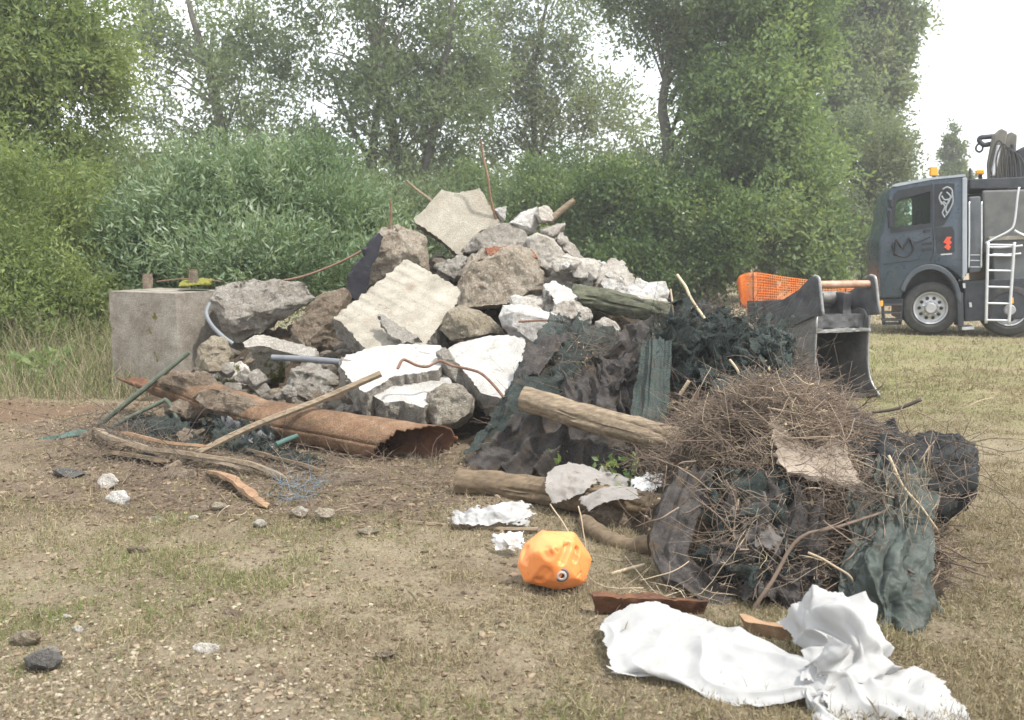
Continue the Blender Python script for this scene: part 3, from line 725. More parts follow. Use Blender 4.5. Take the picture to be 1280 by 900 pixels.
bits(16, 'small pale bit between the brown boulder and the netting', ['pale', 'white', 'edge'], 640, 372, 760, 418, 8.5, 8.75, (12, 30), 9, 'broken_bit')
bits(34, 'small tan bit wedged among the lower rubble chunks', ['tan', 'edge', 'slabgrey', 'brown'], 250, 448, 480, 530, 8.15, 8.7, (12, 30), 13, 'broken_bit')
bits(16, 'small grey bit in the gaps round the peak slab', ['edge', 'slabgrey'], 540, 330, 690, 300, 9.95, 10.2, (12, 28), 10, 'broken_bit')
# rubble filling the gaps
def rubble_fill():
    n = 1500
    x = rng.uniform(-3.6, 2.2, n); y = rng.uniform(7.6, 12.2, n); z = mound_h(x, y, RUB, .09, 31)
    k = z > .05; x, y, z = x[k], y[k], z[k]
    parts = []
    ico = bmesh.new(); bmesh.ops.create_icosphere(ico, subdivisions=2, radius=1); bv = np.array([q.co[:] for q in ico.verts]); bf = np.array([[q.index for q in f.verts] for f in ico.faces]); ico.free()
    for i in range(len(x)):
        s = .02 + .09 * rng.random() ** 3
        V = bv * (1 + .35 * fbm(bv + i * 3.1, 1.3, 2, i))[:, None] * s * np.array([1, rng.uniform(.6, 1), rng.uniform(.5, .9)])
        th = rng.uniform(0, 6.28); c, s_ = math.cos(th), math.sin(th)
        V = V @ np.array([[c, s_, 0], [-s_, c, 0], [0, 0, 1]]) + np.array([x[i], y[i], z[i] + s * .3])
        parts.append((V, bf))
    V, Fs = join(parts)
    o = mesh_obj('rubble', V, Fs, concrete('small_rubble', (.22,.19,.15), (.42,.38,.33), (.5,.47,.42), .4, .6, 0, .8, 3), None, False)
    tag(o, 'small stones and crumbs filling gaps in the concrete pile', 'rubble', None, 'stuff')
rubble_fill()

# ------------------------------------------------------------------ pipes, rods, planks of the rubble pile
def rod(name, label, cat, pts, r0, r1, mk, **kw): return tube(px(*pts), r0, r1, M[mk], name, label, cat, kw.pop('group', None), None, kw.pop('sides', 8), kw.pop('k', 24), **kw)
rod('drain_pipe', 'straight blue-grey pipe lying under the kerb stone', 'pipe', [(340,447,8.75), (385,449,8.7), (432,453,8.6)], .031, .031, 'greypipe', sides=12)
rod('hose', 'bent blue-grey hose beside the square block', 'hose', [(262,379,9.4), (258,392,9.3), (265,407,9.25), (280,422,9.2), (291,430,9.2)], .02, .026, 'greypipe', sides=10)
def L(*q): return [(u, v, gnd(u, v, h)[1]) for u, v, h in q]
def lath(label, pts, wd, th, mk, name='split_plank', cat='plank', seed=3):
    path = smooth_path(px(*pts), 40); path = path + .012 * np.stack([fbm(path, 2.2, 3, seed + j) for j in range(3)], 1)
    T = nrm(np.gradient(path, axis=0)); S = nrm(np.cross(T, [0, .35, 1])); U = np.cross(S, T)
    e = np.linspace(0, 1, 40); j1 = 1 + .35 * vn(np.stack([e * 14, 0 * e, 0 * e], 1), seed); j2 = 1 + .35 * vn(np.stack([e * 14, 0 * e + 5, 0 * e], 1), seed)
    taper = np.clip(np.minimum(e, 1 - e) * 14, .12, 1)
    q = [path + S * (wd * sx * (j1 if sx > 0 else j2) * taper)[:, None] + U * (th * sy * taper)[:, None] for sx, sy in ((-1, -1), (1, -1), (1, 1), (0, 1.25), (-1, 1))]
    V = np.stack(q, 1).reshape(-1, 3); idx = np.arange(200).reshape(40, 5)
    Fq = np.stack([idx[:-1], np.roll(idx[:-1], -1, 1), np.roll(idx[1:], -1, 1), idx[1:]], -1).reshape(-1, 4)
    tag(mesh_obj(name, V, Fq, M[mk], None, True, 30), label, cat)
GR = 'rusty reinforcing bars sticking out of the rubble'
rod('reinforcing_bar', 'wavy dark bar bent across the white slabs', 'rebar', [(497,461,7.25), (503,450,7.3), (511,452,7.35), (522,457,7.35), (535,458,7.35), (550,451,7.4), (565,457,7.35), (584,461,7.3), (600,466,7.2), (614,478,7.1), (630,497,7.0)], .012, .012, 'rebar', group=GR, k=50)
rod('reinforcing_bar', 'tall thin rusty bar rising beside the peak slab', 'rebar', [(601,174,10.7), (604,196,10.7), (610,222,10.6), (613,246,10.6), (622,280,10.6)], .012, .015, 'rebar', group=GR)
rod('reinforcing_bar', 'short upright rusty bar above the tarred boulder', 'rebar', [(488,250,10.2), (489,266,10.2), (487,286,10.2)], .013, .014, 'rebar', group=GR)
rod('reinforcing_bar', 'long rusty bar slanting behind the square block', 'rebar', [(342,353,9.9), (380,345,10.0), (420,330,10.1), (452,314,10.2)], .012, .013, 'rebar', group=GR)
rod('wire', 'thin rusty wire lying on top of the square block', 'wire', [(196,352,10.5), (225,349,10.5), (255,350,10.5), (276,352,10.4)], .008, .008, 'rebar')
rod('stick', 'pale stick poking up from the round concrete stub', 'stick', [(688,275,10.4), (704,261,10.4), (718,250,10.4)], .04, .032, 'wood')
rod('stick', 'thin bare branch curving behind the peak slab', 'stick', [(508,226,11.2), (522,238,11.2), (538,250,11.1), (548,260,11)], .014, .02, 'wood')
rod('log', 'dark log with green algae across the right of the rubble', 'log', [(716,372,9.15), (745,375,9.1), (790,384,9.0), (845,396,8.9)], .13, .10, 'oldlog', sides=40, k=80, rough=.02, wob=.02, grain=.016)
rod('green_pole', 'straight green metal pole leaning on the rusty pipe', 'pole', [(124,531,8.05), (180,486,8.1), (236,440,8.2)], .026, .024, 'greenpole', sides=10)
rod('green_pole', 'bent green metal pole with a kink in the middle', 'pole', [(128,545,7.7), (150,528,7.75), (200,503,7.8), (207,500,7.8), (214,508,7.75), (224,528,7.7), (236,542,7.6)], .019, .019, 'greenpole', sides=10, k=40)
rod('batten', 'long thin weathered batten leaning over the rusty pipe', 'batten', [(176,604,6.25), (300,540,6.75), (400,500,7.1), (476,467,7.25)], .026, .03, 'wood', sides=6)
rod('batten', 'short pale stick beside the flat grey netting', 'batten', [(318,497,7.9), (340,510,7.7), (362,525,7.4)], .024, .024, 'split', sides=6)
lath('long splintered plank with one pale edge', L((116,534,.16), (150,552,.13), (240,568,.12), (310,580,.10), (362,600,.05)), .032, .014, 'wood', seed=3)
lath('thin pale splinter below the bent green pole', L((122,545,.12), (180,559,.10), (250,573,.10), (330,590,.06)), .025, .012, 'split', seed=5)
lath('dark reddish board half buried beside the splinters', L((130,566,.05), (175,570,.06), (215,578,.05)), .06, .015, 'wooddark', seed=7)
lath('orange-brown curled bark strip on the soil', L((258,588,.06), (285,594,.10), (305,608,.08), (318,622,.05), (333,634,.02)), .04, .010, 'bark', 'bark_strip', 'bark', 9)
lath('flat dull green strip at the far end of the splinters', L((40,551,.03), (70,548,.05), (96,543,.06), (120,546,.05)), .035, .006, 'teal', 'plastic_strip', 'strip', 11)
rod('green_tube', 'short teal tube in the rusty pipe shadow', 'tube', L((345,556,.25), (358,550,.27), (371,545,.28)), .022, .018, 'teal')
rod('teal_strip', 'flat teal strip at the far end of the splinters', 'strip', L((40,551,.03), (70,548,.06), (96,543,.07), (120,546,.05)), .02, .05, 'teal', sides=6)
rod('brick_shard', 'thin orange tile shard on the flat grey netting', 'tile', [(258,519,7.8), (272,518,7.78), (286,517,7.76)], .02, .016, 'bark', sides=6)

def rusty_pipe():
    """split steel pipe: wide torn mouth near the camera, opened out to a torn tongue at its far end"""
    n, s = 150, 36
    ctrl = smooth_path(px((156,462,8.75), (220,483,8.2), (320,519,7.5), (430,541,7.0), (556,563,6.5)), n)
    rad = np.interp(np.linspace(0, 1, n), [0, .25, .6, 1], [.12, .15, .165, .18])
    T = nrm(np.gradient(ctrl, axis=0)); up = np.array([0, 0, 1.0]); A = nrm(np.cross(T, up)); B = np.cross(A, T)
    th = np.linspace(0, 2 * np.pi, s)
    V = ctrl[:, None] + rad[:, None, None] * (A[:, None] * np.cos(th)[None, :, None] + B[:, None] * np.sin(th)[None, :, None] * .92)
    V = V + (.010 * fbm(V.reshape(-1, 3), 4, 4, 5)).reshape(n, s)[..., None] * nrm(V - ctrl[:, None])
    V[:, -1] = V[:, 0]
    idx = np.arange(n * s).reshape(n, s)
    Fq = np.stack([idx[:-1, :-1], idx[:-1, 1:], idx[1:, 1:], idx[1:, :-1]], -1)
    tt = np.linspace(0, 1, n - 1)[:, None]; aa = (th[:-1] + th[1:])[None] / 2
    jn = fbm(np.stack([aa.ravel() * 2.5, 0 * aa.ravel(), 0 * aa.ravel()], 1), 1, 3, 3)[None]
    keep = ((tt > .22) | (np.abs(aa - 1.5 * np.pi) < .8 + 3.4 * tt + .15 * jn)) & (tt < .935 - .055 * np.cos(aa) + .03 * np.sin(aa) + .008 * jn)
    o = mesh_obj('rusty_pipe', V.reshape(-1, 3), Fq[keep].reshape(-1, 4), M['rustdark'], None, True)  # inner wall: darker rust, with the shade of the mouth painted in
    tag(o, 'long rusty split pipe with its open mouth facing the netting', 'pipe')
    o.data.materials.append(M['rust'])
    so = o.modifiers.new('wall', 'SOLIDIFY'); so.thickness = .012; so.offset = 0; so.material_offset = 1
rusty_pipe()
# soil spilled over the pipe
ck('clod of brown soil and roots on the rusty pipe', [(196,476),(215,466),(250,466),(290,484),(316,497),(330,510),(300,516),(250,508),(212,496)], 7.75, .5, 'brown', 'soil clod', name='soil_clod', amp=.06, target=.028)
ck('long heap of soil half burying the rusty pipe', [(238,494),(262,484),(300,492),(340,506),(352,520),(330,530),(290,524),(254,510)], 7.35, .45, 'brown', 'soil clod', name='soil_clod', amp=.06, target=.028)
ck('brown clod in front of the square block', [(205,510),(222,499),(250,503),(262,516),(240,528),(212,524)], 7.7, .35, 'brown', 'soil clod', name='soil_clod', amp=.06)
ck('reddish clod beside the teal net scrap', [(215,545),(232,535),(255,538),(256,552),(232,558)], 7.2, .3, 'brown', 'soil clod', name='soil_clod', amp=.06)
ck('dark rubber lump under the splintered plank', [(168,572),(182,564),(196,568),(197,586),(178,590)], 6.7, .2, 'dark', 'rubber lump', name='rubber_lump')
sheet([[(268,505,7.75),(300,505,7.7),(325,512,7.6)], [(275,530,7.4),(310,535,7.3),(345,540,7.2)], [(290,555,7.1),(325,558,7.0),(350,560,6.9)]], M['plasticgrey'], 'plastic_mesh', 'crumpled pale grey plastic mesh between pipe and battens', 'plastic mesh', fold=.05, ff=(6, 5), crump=.05, cf=9, rag=.15, holes=.3)
sheet([[(150,525,7.9),(190,515,7.9),(235,520,7.8)], [(160,548,7.5),(205,545,7.4),(250,545,7.3)], [(190,562,7.2),(240,560,7.1),(290,562,7.0)]], M['netgreen'], 'net_scrap', 'dark teal net scrap under the bent green pole', 'netting', fold=.04, crump=.03, rag=.14, holes=.3)
sheet([[(330,560,6.8),(370,560,6.75),(410,575,6.6)], [(340,585,6.5),(390,590,6.4),(430,595,6.35)], [(345,606,6.2),(390,606,6.15),(425,602,6.15)]], M['netgreen'], 'net_scrap', 'dark net scrap in the shade of the rusty pipe', 'netting', fold=.03, crump=.03, rag=.15, holes=.3)
lath('short brown lath under the wavy green net scrap', L((300,560,.08), (350,572,.08), (405,590,.05)), .022, .010, 'wooddark', seed=13)
lath('reddish lath lying across the dark net scrap', L((150,540,.20), (200,552,.18), (262,560,.16)), .022, .010, 'bark', seed=15)
ck('brown turf clod under the batten foot', [(196,596),(215,584),(240,586),(252,598),(232,608),(206,606)], gY(225,604), .25, 'brown', 'soil clod', name='soil_clod', amp=.08)
ck('flat brown clod left of the orange bark strip', [(90,548),(112,536),(140,540),(150,554),(126,564),(100,560)], gY(120,560), .3, 'brown', 'soil clod', name='soil_clod', amp=.08)
ck('dark clod beneath the rusty pipe mouth', [(395,600),(420,590),(455,592),(470,604),(440,612),(405,610)], gY(430,608), .25, 'brown', 'soil clod', name='soil_clod', amp=.08)
P = np.array([np.array(gnd(u, v)) + [0, 0, rng.uniform(.02, .22)] for u, v in zip(rng.uniform(130, 400, 70), rng.uniform(520, 600, 70))])
(V, Fs), _ = twig_arrays(P, rng.normal(size=(70, 3)) * [1, .6, .4], rng.uniform(.2, .7, 70), np.full(70, .0028), k=14, bend=.7)
tag(mesh_obj('wire_tangle', V, Fs, M['rubber_black']), 'tangle of dark wire in front of the rusty pipe', 'wire')
sheet([[(250,520,7.7),(300,520,7.6),(350,532,7.3)], [(255,545,7.2),(305,548,7.1),(352,556,6.9)], [(262,568,6.9),(310,572,6.7),(350,580,6.5)]], M['netgreen'], 'net_scrap', 'dark net scrap caught between long batten and rusty pipe', 'netting', fold=.05, ff=(7, 6), crump=.05, rag=.15, holes=.3)
bl = simple('blue_twine', (.10,.16,.20), (.20,.27,.33), 9, .6, 60, .2)
P = np.array([gnd(u, v, .05) for u, v in zip(rng.uniform(350, 398, 60), rng.uniform(600, 624, 60))])
(V, Fs), _ = twig_arrays(P, rng.normal(size=(60, 3)) * [1, .6, .35], rng.uniform(.05, .18, 60), np.full(60, .002), bend=.6)
tag(mesh_obj('blue_twine', V, Fs, bl), 'tangle of faded blue twine on the soil', 'twine')
# ------------------------------------------------------------------ netting and brushwood heap
rod('log', 'thick weathered log lying across the dark netting', 'log', [(655,497,6.35), (720,518,6.2), (790,537,6.0), (880,562,5.75)], .09, .094, 'wood', sides=48, k=90, rough=.008, wob=.008, grain=.010, group='logs in the netting heap')
rod('log', 'darker log lying on the ground under the netting', 'log', [(573,601,5.80), (640,608,5.64), (700,617,5.47), (770,628,5.26), (845,640,5.05)], .092, .082, 'wooddark', sides=48, k=110, rough=.010, wob=.012, grain=.010, group='logs in the netting heap')
sheet([[(640,508,6.65),(700,515,6.6),(770,535,6.5),(840,570,6.35)], [(608,552,6.4),(672,558,6.3),(742,572,6.2),(820,590,6.05)], [(570,590,6.25),(640,596,6.1),(720,602,6.0),(805,606,5.85)]], M['netgrey'], 'shade_net', 'dark grey shade net spread in slanting folds over the slope', 'shade net', 'torn shade nets on the heap', nu=170, nv=110, fold=.15, ff=(9, 1.3), crump=.018, rag=.07, holes=.2)
sheet([[(690,392,8.0),(735,398,7.9),(785,412,7.7)], [(655,440,7.6),(700,445,7.4),(755,462,7.2)], [(612,520,6.95),(665,500,6.85),(712,508,6.75)], [(572,582,6.45),(612,565,6.45),(655,545,6.45)]], M['netgreen'], 'shade_net', 'torn green net along the edge of the white slabs', 'shade net', 'torn shade nets on the heap', nu=80, nv=120, fold=.06, ff=(5, 2.5), crump=.025, rag=.08, holes=.12)
sheet([[(655,432,7.45),(690,418,7.5),(715,412,7.5)], [(650,455,7.3),(675,448,7.3),(700,440,7.3)], [(648,480,7.1),(662,470,7.1),(678,462,7.1)]], M['netgrey'], 'shade_net', 'small dark grey net flap beside the smooth white slab', 'shade net', 'torn shade nets on the heap', nu=60, nv=60, fold=.03, ff=(4, 2), crump=.015, rag=.08)
sheet([[(690,470,7.0),(740,455,7.0),(800,455,6.95)], [(700,500,6.75),(750,495,6.7),(800,490,6.65)], [(715,520,6.5),(760,528,6.4),(805,535,6.35)]], M['netgrey'], 'shade_net', 'brownish grey net in folds behind the thick log', 'shade net', 'torn shade nets on the heap', nu=110, nv=80, fold=.10, ff=(9, 1.2), crump=.018, rag=.1, holes=.1)
sheet([[(735,455,7.1),(770,420,7.2),(815,400,7.3)], [(745,475,6.85),(790,450,6.85),(825,430,6.9)], [(765,495,6.65),(800,480,6.65),(830,470,6.7)]], M['netgrey'], 'shade_net', 'bunched dark net below the cream lump', 'shade net', 'torn shade nets on the heap', nu=80, nv=80, fold=.09, ff=(7, 3), crump=.05, rag=.12)
sheet([[(803,424,6.75),(820,420,6.72),(842,424,6.75)], [(797,465,6.5),(818,462,6.45),(838,466,6.5)], [(790,505,6.35),(815,505,6.3),(838,505,6.35)], [(785,528,6.25),(812,532,6.2),(838,534,6.25)]], M['netteal'], 'hanging_net', 'faded teal net hanging straight down above the thick log', 'shade net', 'torn shade nets on the heap', nu=60, nv=60, fold=.025, ff=(9, 1.0), crump=.006, rag=.05)
def threads(n, us, vs_, Ys, L=.3, r=.0018):
    P = np.array([at(u, v, y) for u, v, y in zip(rng.uniform(*us, n), rng.uniform(*vs_, n), rng.uniform(*Ys, n))])
    return twig_arrays(P, rng.normal(size=(n, 3)), rng.uniform(.3 * L, L, n), np.full(n, r), bend=.8, sides=4)[0]
sheet([[(795,428,7.3),(848,384,7.4),(890,386,7.45),(925,400,7.45)], [(812,432,6.95),(850,415,6.9),(890,425,6.9),(935,425,6.95)], [(828,462,6.7),(862,460,6.6),(900,468,6.6),(945,455,6.6)], [(850,492,6.4),(880,492,6.3),(915,495,6.3),(950,482,6.3)]], M['netgreen'], 'tangled_net', 'big knotted clump of dark green net crowning the heap', 'netting', 'torn shade nets on the heap', nu=150, nv=150, fold=.11, ff=(11, 9), crump=.075, cf=13, rag=.13, holes=.22, extra=[threads(420, (800,930), (385,490), (6.4,7.2))])
sheet([[(905,400,7.6),(945,398,7.65),(985,415,7.5)], [(925,430,7.1),(955,432,7.0),(990,440,6.9)], [(940,470,6.6),(970,470,6.5),(1000,465,6.5)]], M['netteal'], 'tangled_net', 'paler teal net clump in front of the digging bucket', 'netting', 'torn shade nets on the heap', nu=110, nv=110, fold=.10, ff=(10, 8), crump=.07, cf=13, rag=.15, holes=.25, extra=[threads(320, (900,1000), (405,480), (6.6,7.2))])
sheet([[(860,470,6.6),(930,468,6.5),(1000,466,6.3)], [(880,505,6.0),(945,500,5.9),(1010,500,5.6)], [(890,530,5.5),(960,530,5.35),(1030,520,5.3)]], M['netgreen'], 'shade_net', 'dark green net sinking into the brushwood behind the log', 'shade net', 'torn shade nets on the heap', nu=100, nv=90, fold=.09, ff=(6, 5), crump=.06, cf=8, rag=.12, holes=.1)
sheet([[(1060,520,5.2),(1110,530,5.1),(1165,550,5.0)], [(1050,560,4.75),(1110,565,4.65),(1170,580,4.7)], [(1060,600,4.45),(1105,600,4.4),(1160,610,4.45)]], M['black'], 'shade_net', 'black net folded over the far side of the brushwood', 'shade net', 'torn shade nets on the heap', nu=90, nv=90, fold=.07, ff=(5, 4), crump=.04, cf=8, rag=.12, holes=.1)
sheet([[(920,590,4.5),(980,600,4.45),(1040,610,4.4)], [(900,650,4.2),(975,650,4.12),(1045,660,4.08)], [(890,715,4.05),(960,720,3.98),(1035,725,3.95)], [(900,755,3.95),(955,765,3.9),(1010,760,3.9)]], M['netgrey'], 'shade_net', 'dark net matted under twigs above the white fleece', 'shade net', 'torn shade nets on the heap', nu=120, nv=110, fold=.07, ff=(7, 5), crump=.04, cf=9, rag=.1, holes=.12)
sheet([[(850,390,8.2),(880,382,8.3),(910,390,8.2)], [(862,398,8.0),(885,392,8.0),(905,396,8.0)], [(860,404,7.8),(885,402,7.8),(900,402,7.8)]], M['black'], 'net_scrap', 'black net scrap behind the crown of the heap', 'netting', fold=.05, crump=.03, rag=.12, nu=40, nv=40)
# light felt scraps near the ground
sheet([[(690,580,5.62),(720,578,5.62),(760,590,5.5)], [(680,600,5.40),(715,598,5.38),(745,605,5.3)], [(690,632,5.28),(715,625,5.26),(728,615,5.24)]], M['netlight'], 'felt_scrap', 'light grey square felt scrap on the lower log', 'felt', nu=50, nv=50, fold=.012, ff=(3, 2), crump=.008, rag=.06)
sheet([[(722,626,5.2),(750,610,5.25),(795,606,5.2)], [(728,634,5.1),(755,620,5.12),(800,617,5.05)], [(735,640,5.02),(762,628,5.02),(806,624,4.95)]], M['netlight'], 'felt_scrap', 'arched light felt strip over the lower log', 'felt', nu=50, nv=40, fold=.012, ff=(3, 2), crump=.006, rag=.06)
sheet([[(786,600,5.45),(812,592,5.5),(838,594,5.45)], [(792,612,5.3),(815,606,5.35),(840,604,5.3)], [(800,622,5.2),(820,616,5.2),(838,612,5.2)]], M['dirty_cloth'], 'fleece_scrap', 'small white crumpled scrap behind the dark cloth band', 'fleece', nu=50, nv=40, fold=.02, ff=(6, 4), crump=.02, rag=.1)
sheet([[(752,582,5.75),(765,588,5.7),(790,598,5.6)], [(745,600,5.6),(762,602,5.6),(785,608,5.5)], [(748,606,5.5),(765,608,5.5),(790,612,5.4)]], M['netlight'], 'felt_scrap', 'pointed beige felt scrap behind the arched strip', 'felt', nu=40, nv=40, fold=.02, ff=(3, 2), crump=.01, rag=.06)
zz = lambda u, v, z: tuple(gnd(u, v, z))
wp = [[zz(562,640,.04), zz(590,634,.10), zz(625,628,.12), zz(668,634,.05)], [zz(560,650,.03), zz(592,646,.07), zz(630,642,.08), zz(670,645,.04)], [zz(562,657,.02), zz(592,658,.03), zz(630,656,.03), zz(668,658,.02)]]
sheet(wp, M['white_cloth'], 'fleece_scrap', 'ragged white fleece scrap behind the orange jerrycan', 'fleece', world=True, nu=80, nv=50, fold=.02, ff=(9, 4), crump=.012, cf=20, rag=.12)
sheet([[zz(612,668,.06), zz(632,662,.12), zz(655,664,.08)], [zz(612,678,.04), zz(634,676,.08), zz(656,678,.06)], [zz(614,688,.02), zz(634,690,.02), zz(656,690,.02)]], M['dirty_cloth'], 'fleece_scrap', 'grubby grey scrap beside the orange jerrycan', 'fleece', world=True, nu=40, nv=30, fold=.02, ff=(6, 3), crump=.02, rag=.12)
rod('batten', 'thin brown batten in front of the ragged white scrap', 'batten', [(500,652,5.2), (560,657,5.1), (620,661,5.02), (672,662,5.0)], .014, .014, 'wood', sides=6)
rod('bark_tube', 'grey curled bark tube beside the jerrycan', 'bark', [(730,650,5.05), (745,664,4.9), (765,676,4.76), (790,682,4.66), (814,679,4.62)], .045, .055, 'netlight' if False else 'wooddark', sides=14, k=30, rough=.012, wob=.01)
ck('brown crumbly stump behind the bark tube', [(738,640),(760,632),(790,636),(802,652),(796,666),(770,670),(750,662)], 5.05, .35, 'brown', 'stump', name='stump', amp=.06)
def board(pts, t, mk, name, label, cat):
    V, Fs = hull_arrays(pts, .03, .012, 1.0, 3); tag(mesh_obj(name, V, Fs, M[mk], None, True, 35), label, cat)
q = [gnd(741,745,.10), gnd(744,768,.0), gnd(880,770,.0), gnd(885,752,.08)]
board([tuple(p) for p in q] + [tuple(p + np.array([0, .05, 0])) for p in q], .04, 'rustdark', 'old_board', 'dark reddish board behind the white fleece', 'board')
q = [gnd(930,776,.08), gnd(936,796,.0), gnd(1010,808,.0), gnd(1012,790,.07)]
board([tuple(p) for p in q] + [tuple(p + np.array([0, .06, 0])) for p in q], .04, 'bark', 'old_board', 'short orange-brown board between the fleece folds', 'board')
# dark cloth band, tarp, beige board, black net of the brush heap
sheet([[(846,586,4.62),(872,583,4.57),(900,594,4.5)], [(822,632,4.38),(850,636,4.33),(878,645,4.28)], [(812,684,4.2),(834,688,4.15),(858,692,4.15)], [(834,732,4.03),(858,724,4.0),(882,714,3.98)], [(884,776,3.9),(908,760,3.9),(934,742,3.92)]], M['netgrey'], 'cloth_band', 'dark grey cloth band curling down the brushwood', 'cloth', nu=70, nv=130, fold=.045, ff=(4, 2), crump=.014, rag=.05)
sheet([[(872,596,4.5),(935,590,4.5),(1000,600,4.5)], [(868,650,4.25),(935,640,4.2),(1000,650,4.2)], [(868,700,4.15),(930,695,4.05),(995,700,4.05)], [(880,735,4.05),(930,745,3.95),(985,740,3.95)]], M['netgreen'], 'shade_net', 'dark green net glimpsed deep inside the brushwood', 'shade net', 'torn shade nets on the heap', nu=100, nv=100, fold=.08, ff=(7, 4), crump=.05, rag=.1, holes=.2)
sheet([[(905,600,4.42),(945,606,4.4),(985,630,4.36)], [(912,650,4.18),(950,652,4.15),(985,665,4.12)], [(925,690,4.05),(955,690,4.02),(985,695,4.0)]], M['netlight'] if False else clothmat('mid_grey_felt', (.10,.095,.095), (.17,.16,.155), .1, 260, .95, (.09,.07,.05)), 'shade_net', 'mid grey felt rag caught in the brushwood', 'felt', nu=60, nv=60, fold=.05, ff=(4, 2), crump=.02, rag=.12)
sheet([[(1095,578,4.35),(1128,574,4.3),(1160,584,4.4)], [(1092,640,4.1),(1132,640,4.0),(1168,650,4.15)], [(1052,712,3.9),(1112,722,3.72),(1166,725,3.9)], [(1072,770,3.72),(1122,780,3.58),(1168,785,3.75)], [(1104,818,3.62),(1132,830,3.5),(1162,822,3.6)]], M['tarp'], 'tarpaulin', 'dark green tarpaulin hanging in folds down to the grass', 'tarpaulin', nu=200, nv=220, fold=.055, ff=(10, 4.5), crump=.022, cf=11, rag=.06)
sheet([[(1040,600,4.35),(1080,590,4.35),(1110,600,4.3)], [(1050,660,4.1),(1085,660,4.0),(1110,670,4.0)], [(1030,720,3.95),(1070,725,3.85),(1100,735,3.82)]], M['tarp'], 'tarpaulin', 'narrow dark tarpaulin fold behind the hanging one', 'tarpaulin', nu=70, nv=80, fold=.06, ff=(4, 2), crump=.03, rag=.1)
slab([(962,527),(969,520),(978,523),(986,534),(990,548),(1002,556),(1020,562),(1034,555),(1046,547),(1058,556),(1064,575),(1074,602),(1040,598),(1010,592),(985,590),(972,570)], 4.52, 0, .007, .02, M['card'], 'beige_board', 'torn beige fibre board with a scooped edge in the twigs', 'board', target=.03, jag=.008)
ck('bundle of black netting at the end of the brushwood', [(1128,560),(1150,540),(1190,540),(1218,556),(1226,590),(1215,630),(1185,652),(1150,645),(1130,610)], 4.6, .6, 'black', 'netting', name='black_net_bundle', amp=.07, target=.03)

# brushwood: a tangle nobody could count, plus the sticks that stand out
def heap_sample(n, B, s, zone, lift=.05, jit=.06):
    x = rng.uniform(zone[0], zone[1], n * 3); y = rng.uniform(zone[2], zone[3], n * 3)
    z = mound_h(x, y, B, .09, s); k = z > .02; x, y, z = x[k][:n], y[k][:n], z[k][:n]
    return np.stack([x, y, z + lift + np.abs(rng.normal(0, jit, len(x)))], 1)
parts, tints = [], []
def addtw(P, L0, L1, r0, r1, mean, upz=.15, bend=.3, flat=.35, grain=None):
    dd = P - np.array([0, 0, CAMZ]); fz = dd[:, 1] * cp - dd[:, 2] * sp; uu = 640 + F * dd[:, 0] / fz; vv = 450 - F * (dd[:, 1] * sp + dd[:, 2] * cp) / fz
    inside = ((uu < 905) & (vv > 575) & (uu > 690) & (P[:, 1] > 4.0) & (vv < 735)) | ((uu > 1125) & (uu < 1175) & (vv > 600)) | ((uu > 630) & (uu < 760) & (vv > 640) & (vv < 760))
    inside |= (uu > 1222) & (P[:, 1] < 6.4)
    inside |= (fbm(P, 2.4, 2, 88) < -.28) & (P[:, 1] < 5.6) & (P[:, 2] < .62)
    P = P[~(inside & (rng.random(len(P)) < .9))]
    n = len(P); D = rng.normal(size=(n, 3)); D[:, 2] = D[:, 2] * flat + upz
    if grain is not None: D = D + np.asarray(grain)
    (V, Fs), path = twig_arrays(P - nrm(D) * (L0 * .5), D, rng.uniform(L0, L1, n), rng.uniform(r0, r1, n), k=6, bend=bend, sides=4)
    parts.append((V, Fs)); per = len(Fs) // n
    t = np.clip(mean + .22 * fbm(P, 3, 2, 2) + rng.normal(0, .16, n), 0, 1)
    # faces are grouped: sides first, caps after
    body = 5 * 4; tt = np.concatenate([np.repeat(t, body), np.repeat(t, 1), np.repeat(t, 1)]) if len(Fs) == n * 22 else np.repeat(t, per)
    tints.append(tt[:len(Fs)])
Rz = (.85, 2.32, 3.9, 6.2)
addtw(heap_sample(5200, HEAP, 47, Rz, .0, .06), .12, .34, .001, .0024, .40, .05, .35, .28)
addtw(heap_sample(2200, HEAP, 47, (1.1, 2.3, 4.2, 5.9), .03, .07), .15, .45, .001, .0022, .60, .05, .3, .3, (1.0, -.5, -.5))
addtw(heap_sample(2600, HEAP, 47, Rz, .0, .06), .06, .28, .0009, .002, .78, .1, .6)
addtw(heap_sample(2600, HEAP, 47, (.0, 2.7, 5.7, 8.4), .06, .08), .10, .40, .0012, .003, .33)
# front skirt of the heap down to the grass
P = np.array([at(u, v, y) for u, v, y in zip(rng.uniform(880, 1120, 1100), rng.uniform(590, 760, 1100), rng.uniform(3.95, 4.3, 1100))]); P = P[P[:, 2] > .03]
addtw(P, .12, .4, .001, .0022, .5, 0, .4, .8)
P = np.array([at(u, v, y) for u, v, y in zip(rng.uniform(1120, 1225, 150), rng.uniform(545, 650, 150), rng.uniform(4.2, 4.8, 150))])
addtw(P, .15, .45, .0015, .003, .3, .1, .4, .8)
P = np.array([at(u, v, y) for u, v, y in zip(rng.uniform(1100, 1170, 60), rng.uniform(590, 680, 60), rng.uniform(3.85, 4.05, 60))])
n0 = len(parts); D = rng.normal(size=(60, 3)) * [.6, .4, .4] + [0, 0, .8]
(V, Fs), _ = twig_arrays(P, D, rng.uniform(.08, .26, 60), rng.uniform(.001, .0022, 60), k=6, bend=.4); parts.append((V, Fs)); tints.append(np.clip(rng.normal(.78, .12, len(Fs)), 0, 1))
